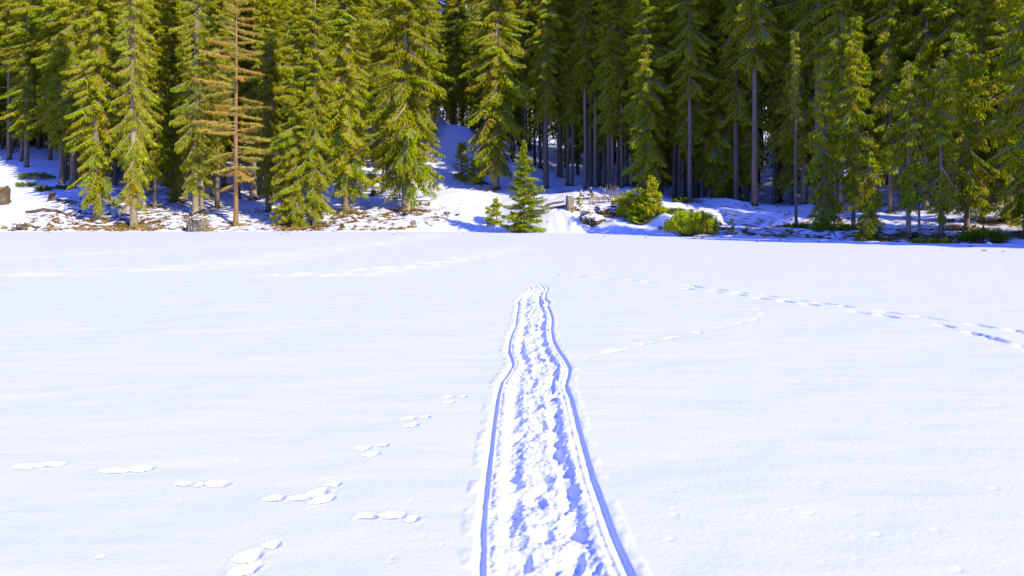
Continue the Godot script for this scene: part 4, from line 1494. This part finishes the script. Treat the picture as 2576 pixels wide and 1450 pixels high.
	for t in trees:
		marks.append([t[0], t[1], t[2]])
	for q in [[1140, 312, 131], [1300, 400, 121], [1400, 440, 120], [1500, 440, 126], [1650, 480, 108], [1900, 482, 104], [2300, 482, 92], [2520, 470, 84], [0, 372, 146], [150, 375, 142], [-300, 372, 146], [600, 412, 121], [900, 420, 119], [1045, 284, 142], [600, 330, 160], [1700, 420, 150], [2200, 420, 130], [1490, 497, 82], [1440, 500, 81.5], [1540, 498, 82], [1470, 478, 88], [1530, 476, 90], [1432, 507, 80], [1500, 540, 79], [1540, 556, 78], [1600, 560, 76], [1450, 560, 78.5], [1400, 515, 84], [1350, 500, 90], [1200, 520, 90], [1120, 556, 86.5], [1200, 572, 82.5], [1150, 490, 97], [1066, 520, 94], [130, 503, 94], [5, 512, 92], [95, 540, 88], [80, 420, 122], [200, 560, 86], [100, 470, 106], [960, 440, 112], [1690, 555, 74], [1620, 585, 73], [1950, 560, 72], [1850, 580, 63]]:
		marks.append(q)
	lay_land(marks)
	for t in trees:
		var p := seen_at(t[0], t[1], t[2])
		bare_spots.append([p.x, t[2], 0.9 + 1.2 * float(t[3].w), 0.40 if t[0] < 1100 or t[0] > 1700 else 0.28])
	for q in [[1066, 536, 91, 1.6, 0.35], [900, 545, 89, 3.0, 0.22], [985, 548, 88.5, 3.0, 0.26], [340, 570, 85.5, 2.5, 0.4], [755, 572, 85, 2.0, 0.45], [800, 572, 85, 2.2, 0.3], [1540, 556, 78, 2.2, 0.45], [1525, 515, 80.5, 1.3, 0.4], [1490, 580, 77, 1.2, 0.5], [90, 450, 112, 3.0, 0.5], [960, 455, 106, 1.6, 0.5], [1100, 545, 88, 1.6, 0.3], [1215, 448, 113, 2.5, 0.45]]:
		var p := seen_at(q[0], q[1], q[2])
		bare_spots.append([p.x, q[2], q[3], q[4]])
	lay_lake()
	lay_bank()
	lay_mountain()

	# ---- the trees one can tell apart
	for t in trees:
		var o := conifer("larch_tree" if t[3].get("style", "") == "larch" else "spruce_tree", foot_uv(t[0], t[1], t[2], 0.08), t[3])
		tag(o, t[4], "tree")
		if t[0] == 870:
			roots(o, 10, 2.6, -2.9, 0.1)
		elif t[0] == 1021:
			roots(o, 14, 3.6, -2.9, 0.3)

	# ---- the wood behind, and the shore wood past the frame that shades the shore
	var protos := [conifer("spruce_tree", foot(-20, 140), {h = 38, crown = 12, r = 3.3, w = 0.32, bark = dark, dead = 8, step = 1.5}), conifer("spruce_tree", foot(14, 130), {h = 36, crown = 7, r = 3.5, w = 0.32, bark = dark, dead = 10, step = 1.5}), conifer("spruce_tree", foot(26, 112), {h = 30, crown = 4, r = 3.3, w = 0.26, style = "sparse", bark = dark, dead = 20, step = 1.0}), conifer("spruce_tree", foot(-88, 146), {h = 42, crown = 17, r = 3.6, w = 0.33, bark = dark, dead = 14, step = 1.5})]
	for i in 4:
		tag(protos[i], "wood spruce deep on the slope, far behind " + ["the stout second-row trunk", "the smooth clear trunk", "the dark fence", "the open juniper slope"][i], "tree", "spruces in the wood behind the front trees")
	var far_trees := []
	var wood := []
	var d := 22.0
	while d < 106.0:
		var x := -112.0
		while x < 92.0:
			x += rnd(3.8, 6.4) if x > 6.0 else rnd(3.2, 4.8) if x < -52.0 else rnd(4.6, 7.0)
			var dd := d + rnd(-2.2, 2.2)
			var dep := shore(x) + dd
			if absf(x) > dep * 0.77 + 4.0:
				continue
			var edge := x < -38.0 and x > -0.64 * dep and dd > 20.0
			if x > -15.0 and x < 9.0 and dd < 58.0:
				if dd < 38.0 or rng.randf() < 0.5:
					continue
			if not edge and x <= -15.0 and dd < 34.0 and rng.randf() < (0.9 if dd < 21.0 else 0.5):
				continue
			if not edge and x < -52.0 and dd < 46.0 and rng.randf() < (0.95 if dd < 38.0 else 0.8):
				continue
			if x > 9.0 and x < 15.0 and dd < 34.0:
				continue
			var across := 0.714 * x + 0.70 * dep      # the sunlit mound and the bench lie open to the sun
			if x > 10.0 and dep < 88.0 and across > 57.5 and across < 72.0:
				continue
			var k := rng.randi() % 4
			if x < -50.0:
				k = 1 + rng.randi() % 2 if edge or dd > 70.0 else 3 if rng.randf() < 0.5 else 1
			elif x < -15.0:
				k = rng.randi() % 3
			if dd > 62.0:
				var sc := rnd(0.85, 1.2)
				far_trees.append([Transform3D(Basis(Vector3.UP, rnd(0, TAU)).scaled(Vector3.ONE * sc), foot(x, dep)), lin(1, 1, 1) * rnd(0.8, 1.1)])
				continue
			wood.append([dep, x, k, rnd(0.82, 1.15)])
		d += 6.4
	for k in 150:      # the dark corner at the head of the open slope
		var dep := rnd(142, 182)
		far_trees.append([Transform3D(Basis(Vector3.UP, rnd(0, TAU)).scaled(Vector3.ONE * rnd(0.8, 1.25)), foot(-rnd(0.60, 0.80) * dep, dep)), lin(1, 1, 1) * rnd(0.8, 1.1)])
	wood.sort_custom(func(a, b): return a[0] < b[0])
	var past := {}
	for w in wood:
		var u := (float(w[1]) / float(w[0]) * F + 512.0) / K
		var best := 0
		for i in ANCHORS.size():
			if absf(ANCHORS[i][0] - u) < absf(ANCHORS[best][0] - u):
				best = i
		var n: int = past.get(best, 0)
		past[best] = n + 1
		copy_tree(protos[w[2]], foot(w[1], w[0]), w[3], "wood spruce standing %s back behind %s" % [ORDER[mini(n, 22)], ANCHORS[best][1]], "spruces in the wood behind the front trees")
	for k in 54:
		var x := 0.0
		var dep := 0.0
		var across := 60.0
		while (across > 57.0 and across < 72.5) or dep < shore(x) + 1.5 or x < 0.80 * dep + 4.0:
			x = rnd(40, 80)
			dep = rnd(12, 66)
			across = 0.714 * x + 0.70 * dep
		copy_tree(protos[1 + k % 2], foot(x, dep), rnd(0.82, 1.02), "spruce of the shore wood past the picture's edge", "spruces of the shore wood past the edge")
	for k in 28:      # the corner of the wood behind the drooping spruce
		var dep := 108.0 + 0.9 * k
		copy_tree(protos[1], foot(-rnd(0.59, 0.652) * dep, dep), rnd(1.15, 1.32), "tall wood spruce, %s back in the %s of the wood past the drooping spruce" % [ORDER[k % 14], "near corner" if k < 14 else "far corner"], "spruces in the wood behind the front trees")
	var far := scatter("far_wood", far_tree(), null, far_trees, self)
	far.set_meta("kind", "stuff")
	tag(far, "dark wood closing off the slope behind all the trees one can tell apart", "wood")

	# ---- young growth
	for q in [[1228, 561, 84.3, 2.0, 0.75, "pair of small spruces' shorter half, beside the hollow in the snow"], [1248, 562, 84, 3.1, 1.05, "small bushy spruce with a thin leader, left of the cone-shaped one"], [1641, 583, 73.5, 4.5, 1.05, "tallest of the yellow-green young spruces, with a bare leader"], [1622, 582, 74, 3.2, 1.35, "young spruce at the lake edge in front of the tallest one"], [1607, 562, 75.5, 3.2, 1.3, "young spruce in the middle of the yellow-green row"], [1588, 545, 76.5, 3.0, 1.25, "young spruce second from the fence in the yellow-green row"], [1568, 525, 78, 2.3, 0.9, "young spruce nearest the fence in the yellow-green row"], [1553, 512, 80, 1.4, 0.8, "lowest young spruce touching the fence corner"], [1656, 578, 73, 2.2, 0.7, "young spruce on the shaded side of the tallest one"], [1596, 583, 74.5, 0.9, 0.5, "knee-high spruce seedling before the yellow-green row"], [1457, 510, 80, 1.5, 0.45, "narrow young spruce beside the cut stump"], [1842, 581, 61.5, 1.0, 0.5, "tiny spruce in shaded snow past the dwarf pine"], [1160, 455, 115, 6.0, 1.8, "bushy half-grown spruce in front of the snow ridge"], [1195, 458, 113, 4.2, 1.5, "half-grown spruce next to the wide lone one"], [1440, 537, 79, 0.5, 0.35, "seedling poking out of the sunny snow under the mound"], [1465, 532, 79, 0.4, 0.3, "seedling beside the small stone under the mound"]]:
		var o := conifer("young_spruce", foot_uv(q[0], q[1], q[2]), {h = q[3], crown = 0.08, r = q[4], w = 0.03 + 0.012 * float(q[3]), style = "young", low = 1.0, low_pitch = 0.0, keep = 0.97, dead = 0, step = 0.62, flare = 0.2, tint = lin(1.75, 1.55, 0.9)})
		tag(o, q[5], "young tree")
	bush("dwarf_pine", foot_uv(1740, 594, 62.5), 2.4, 2.1, 400, 0.72, lin(1.8, 1.7, 0.9), "round dwarf pine with upright yellow-green shoots at the lake edge", "shrub")
	bush("mountain_pine", foot_uv(1606, 562, 75.6), 1.3, 1.5, 120, 0.6, lin(1.8, 1.65, 0.9), "yellow-green scrub sprawling down the mound between the young spruces", "shrub")
	bush("mountain_pine", foot_uv(1578, 538, 77), 1.1, 1.3, 90, 0.6, lin(1.8, 1.65, 0.9), "upper yellow-green scrub close to the fence corner", "shrub")
	bush("mountain_pine", foot_uv(1650, 582, 73), 1.0, 1.2, 80, 0.6, lin(1.8, 1.65, 0.9), "lowest yellow-green scrub next to the dwarf pine", "shrub")
	bush("juniper_bush", foot_uv(92, 447, 113), 2.6, 0.9, 130, 0.25, lin(0.85, 0.88, 0.85), "large dark juniper spread over the snow of the open slope", "shrub")
	bush("juniper_bush", foot_uv(66, 466, 108), 1.3, 0.5, 50, 0.2, lin(0.85, 0.88, 0.85), "low juniper just below the large dark one", "shrub")
	bush("juniper_bush", foot_uv(108, 480, 103), 1.0, 0.7, 50, 0.3, lin(0.8, 0.75, 0.6), "small juniper with a sunlit side above the split stump", "shrub")
	bush("juniper_bush", foot_uv(160, 470, 105), 1.1, 0.5, 40, 0.2, lin(0.85, 0.88, 0.85), "flat juniper near the drooping boughs of the thick spruce", "shrub")
	bush("juniper_bush", foot_uv(1690, 548, 75), 1.5, 0.6, 70, 0.2, lin(0.85, 0.88, 0.85), "black-green juniper in the shade behind the dwarf pine", "shrub")
	bush("juniper_bush", foot_uv(1715, 535, 80), 0.9, 0.4, 36, 0.2, lin(0.85, 0.88, 0.85), "flat dark bush on the shaded slope below the black trunks", "shrub")
	bush("juniper_bush", foot_uv(1945, 536, 83), 2.0, 0.4, 70, 0.15, lin(0.85, 0.88, 0.85), "dark brushwood round the slim trunk in the black gap", "shrub")
	bush("juniper_bush", foot_uv(2000, 584, 59.5), 1.2, 0.5, 60, 0.2, lin(0.85, 0.88, 0.85), "dark brushwood at the foot of the leaning stem", "shrub")
	bush("juniper_bush", foot_uv(2100, 590, 54), 1.5, 0.35, 60, 0.15, lin(0.85, 0.88, 0.85), "low brush beside the pointed spruce's foot", "shrub")
	bush("juniper_bush", foot_uv(2350, 598, 46), 1.3, 0.35, 60, 0.15, lin(0.85, 0.88, 0.85), "low brush on the shore below the joined stems", "shrub")
	bush("juniper_bush", foot_uv(2470, 597, 45.5), 1.4, 0.6, 70, 0.3, lin(0.7, 0.75, 0.5), "brush with a few light green shoots above the shaded shore", "shrub")
	bush("juniper_bush", foot_uv(935, 450, 108), 1.2, 1.1, 60, 0.4, lin(1.2, 1.0, 0.7), "yellowish bush above the orange stump behind the clawed roots", "shrub")

	# ---- stones
	var bd := put_stone("boulder", foot_uv(497, 584, 83, 0.1), Vector3(1.25, 1.32, 1.0), "large grey boulder with lichen and snow on top at the lake edge", 5, GREY, "", 0.9, 0.2)
	bd.rotation.y = 0.5
	for q in [[62, 577, 83.6, 1.0, 0.62, 0.7, "pale flat-topped rock half under snow at the lake edge"], [40, 580, 83.2, 0.5, 0.4, 0.4, "dark-sided rock joined to the pale flat-topped one"], [437, 579, 83.5, 0.5, 0.3, 0.4, "small grey rock beside the boulder"], [92, 575, 83.8, 0.45, 0.4, 0.4, "speckled rock lump between straw clods near the pale rock"], [250, 563, 86.3, 0.6, 0.3, 0.4, "mossy stone at the foot of the thick drooping spruce"]]:
		put_stone("rock", foot_uv(q[0], q[1], q[2], 0.1), Vector3(q[3], q[4], q[5]), q[6])
	put_stone("rock", foot_uv(1481, 577, 77.4, 0.2), Vector3(0.95, 1.0, 0.8), "pointed dark rock with snow in its cracks under the mound", 4, BROWN, "", 0.55, 0.4)
	put_stone("rock", foot_uv(1502, 583, 76.8, 0.2), Vector3(0.85, 0.6, 0.7), "low rock capped with snow against the pointed one", 4, BROWN, "", 0.4, 0.35)
	put_stone("rock", foot_uv(1549, 553, 78.2, 0.2), Vector3(1.7, 0.75, 0.7), "wide brown rock face under hanging straw on the mound", 4, BROWN, "", 0.6, 0.35)
	put_stone("rock", foot_uv(1511, 543, 79, 0.2), Vector3(0.9, 0.75, 0.6), "rusty rock face next to the wide brown one", 4, BROWN, "", 0.6, 0.35)
	put_stone("rock", foot_uv(1524, 524, 80, 0.2), Vector3(0.85, 0.45, 0.5), "brown ledge between two snow pillows on the mound", 4, BROWN, "", 0.5, 0.35)
	put_stone("rock", foot_uv(1548, 520, 80.2, 0.2), Vector3(0.55, 0.3, 0.4), "tan stone at the top of the mound's rocks", 3, BROWN, "", 0.6)
	put_stone("rock", foot_uv(1455, 528, 79.5, 0.1), Vector3(0.35, 0.28, 0.3), "single small stone in the snow under the cut stump", 3, BROWN, "", 0.7)
	put_stone("rock", foot_uv(1578, 548, 77.5, 0.2), Vector3(0.35, 0.5, 0.35), "upright brown rock at the end of the straw ledge", 3, BROWN, "", 0.7)
	put_stone("rock", foot_uv(1124, 535, 89.5, 0.1), Vector3(0.45, 0.3, 0.35), "brown stone past the ends of the big roots", 3, BROWN, "", 0.9)
	put_stone("rock", foot_uv(1152, 538, 88.5, 0.1), Vector3(0.35, 0.22, 0.3), "flat stone farthest from the big roots", 3, BROWN, "", 0.9)
	put_stone("rock", foot_uv(2487, 607, 43.5, 0.1), Vector3(0.35, 0.35, 0.3), "root lump with a thick snow cap on the shaded shore", 3, [lin(0.08, 0.06, 0.04), lin(0.12, 0.09, 0.06), lin(0.05, 0.04, 0.03)], "", 0.2)

	# ---- turf along the lake edge, straw tufts
	var clods := "straw-coloured turf clods along the lake edge"
	var n_clod := 0
	for u in [8, 46, 62, 82, 118, 134, 190, 206, 222, 240, 256, 274, 292, 310, 326, 345, 362, 384, 404, 452, 520, 700, 720, 742, 890, 916, 940, 962, 986, 1010, 1036]:
		var x: float = (u * K - 512.0) / F * 83.4
		turf(foot(x, shore(x) + rnd(0.6, 1.5), 0.05), rnd(0.38, 0.75), rnd(0.28, 0.5), "straw-coloured turf clod on the lake edge, %s along from the huge broken trunk" % CLOD[n_clod], clods)
		n_clod += 1
	for q in [[258, 558, 86.5, "straw hummock at the foot of the thick drooping spruce"], [350, 571, 85, "straw hummock at the foot of the pale-barked spruce"], [600, 567, 86.2, "straw hummock at the larch's foot"], [750, 569, 85.8, "straw hummock under the taller bushy spruce"], [800, 570, 85.6, "straw hummock under the spruce with pale foot"], [1215, 449, 112.5, "pale dry grass strip behind the wide lone spruce"], [1412, 470, 96, "tuft of dry grass stalks behind the cut stump"], [1443, 516, 79.6, "dry brown grass at the narrow young spruce's foot"], [1530, 556, 77.3, "hanging straw over the wide brown rock face"], [1560, 552, 77.2, "longest straw fringe at the end of the brown rock face"], [1668, 578, 69, "thin dry grass between the young spruces and dwarf pine"], [1930, 596, 57, "yellow grass tips out of the snow at the shore's shadow line"], [1960, 597, 56.4, "second patch of yellow grass on the shadow line"], [525, 583, 83, "straw at the boulder's sunny foot"]]:
		var o := part("grass_tuft", blades(120, 0.55, 0.5, STRAW), M.grass, self)
		o.position = foot_uv(q[0], q[1], q[2], 0.0)
		tag(o, q[3], "grass")

	# ---- stumps and fallen wood
	var grey_wood := [lin(0.46, 0.41, 0.33), lin(0.36, 0.31, 0.24), lin(0.50, 0.44, 0.34)]
	var brown_wood := [lin(0.24, 0.19, 0.12), lin(0.17, 0.13, 0.08), lin(0.42, 0.24, 0.09)]
	stump("tree_stump", foot_uv(1432, 507, 80, 0.1), 1.62, 0.40, grey_wood, "tall pale cut stump with a snow cap at the end of the rail fence")
	stump("tree_stump", foot_uv(128, 504, 94, 0.1), 1.05, 0.36, brown_wood, "split grey stump with one leg, on the open slope", Vector2(0.2, 0), false, 0.2)
	stump("tree_stump", foot_uv(0, 515, 92, 0.1), 2.2, 0.95, [lin(0.24, 0.20, 0.15), lin(0.17, 0.14, 0.10), lin(0.36, 0.19, 0.05)], "huge broken trunk with a rust-brown top at the picture's edge", Vector2(0.08, 0), false, 0.45)
	stump("tree_stump", foot_uv(1041, 571, 84.8, 0.1), 0.55, 0.26, grey_wood, "small pale stump near the lake edge below the biggest spruce")
	stump("tree_stump", foot_uv(989, 569, 85, 0.1), 0.32, 0.16, grey_wood, "tiny stump next to the small pale one", Vector2.ZERO, false)
	stump("tree_stump", foot_uv(938, 478, 102, 0.1), 0.75, 0.4, [lin(0.36, 0.20, 0.07), lin(0.24, 0.13, 0.05), lin(0.5, 0.30, 0.1)], "orange-brown rotten stump behind the clawed roots", Vector2(0.15, 0), false, 0.25)
	stump("tree_stump", foot_uv(1228, 470, 104, 0.1), 0.7, 0.2, [lin(0.40, 0.32, 0.08), lin(0.28, 0.22, 0.06), lin(0.45, 0.36, 0.12)], "yellow mossy stub at the wide lone spruce's foot", Vector2.ZERO, false)
	var P := func(u: float, v: float, dd: float, up: float) -> Vector3:
		var p := seen_at(u, v, dd)
		return Vector3(p.x, bank(p.x, dd) + up, -dd)
	stick("fallen_log", [P.call(1372, 502, 84, 0.12), P.call(1395, 500, 84, 0.15), P.call(1420, 498, 83.6, 0.2)], 0.14, lin(0.22, 0.17, 0.10), "log lying in the snow beside the cut stump", "log")
	stick("fallen_log", [P.call(1384, 513, 81.5, 0.02), P.call(1408, 510, 81, 0.12), P.call(1428, 505, 80.3, 0.35)], 0.2, lin(0.18, 0.13, 0.08), "brown root running from the cut stump into the snow", "root")
	stick("fallen_log", [P.call(66, 542, 88.5, 0.1), P.call(85, 538, 88.5, 0.25), P.call(110, 532, 89.5, 0.3), P.call(140, 536, 89.5, 0.1)], 0.2, lin(0.20, 0.15, 0.09), "curved dead root lump in front of the split stump", "log")
	stick("fallen_log", [P.call(140, 530, 90, 0.05), P.call(155, 535, 89.5, 0.12), P.call(170, 540, 89, 0.05)], 0.18, lin(0.15, 0.11, 0.06), "short brown log beside the curved dead root", "log")
	stick("fallen_log", [P.call(143, 508, 94, 0.15), P.call(158, 510, 93.6, 0.15)], 0.2, lin(0.13, 0.10, 0.06), "dark log end next to the split stump", "log")
	stick("fallen_log", [P.call(2365, 552, 54, 0.15), P.call(2400, 552, 54, 0.2)], 0.13, lin(0.12, 0.09, 0.06), "dark log with snow on it behind the joined stems", "log")
	stick("fallen_branch", [P.call(640, 552, 88, 0.1), P.call(670, 540, 89, 0.3), P.call(690, 530, 90, 0.2)], 0.06, lin(0.20, 0.14, 0.08), "thin fallen branch in the snow past the larch", "branch")
	stick("fallen_branch", [P.call(760, 578, 83.6, 0.06), P.call(800, 572, 84.5, 0.35), P.call(772, 572, 84.5, 0.2)], 0.05, lin(0.34, 0.22, 0.10), "reddish dry branch lying on the straw hummock", "branch")
	stick("fallen_branch", [P.call(2090, 594, 53.5, 0.12), P.call(2104, 604, 51.5, 0.02)], 0.05, lin(0.26, 0.20, 0.12), "short pale stick at the shaded snow edge", "branch")
	for q in [[1503, 506, 81, 6, 1.0, 0.35, "thin leafless twigs in front of the rail fence"], [1543, 494, 81, 9, 2.5, 0.7, "tall leafless shrub at the fence corner"], [1495, 487, 83.2, 5, 1.3, 0.4, "bare stalks behind the wide fence board"], [40, 372, 140, 6, 6.0, 1.2, "tall leafless saplings in the dark at the top of the slope"]]:
		twigs("leafless_shrub", foot_uv(q[0], q[1], q[2]), q[3], q[4], q[5], lin(0.36, 0.29, 0.20), q[6])
	lay_litter()

	# ---- what people made, and the two at the table
	bench(foot_uv(1066, 520, 94, 0.0))
	fences()
	picnic()
	person(foot(8.40, 85.0, 0.0), 0.0, lin(0.50, 0.49, 0.44), lin(0.09, 0.045, 0.02), lin(0.03, 0.03, 0.035), -0.22, "person with dark brown hair in a pale grey jacket, sitting at the small table")
	person(foot(9.78, 85.0, 0.0), PI, lin(0.03, 0.032, 0.04), lin(0.40, 0.30, 0.18), lin(0.03, 0.035, 0.06), -0.4, "fair-haired person in a dark jacket, head bent over the small table")
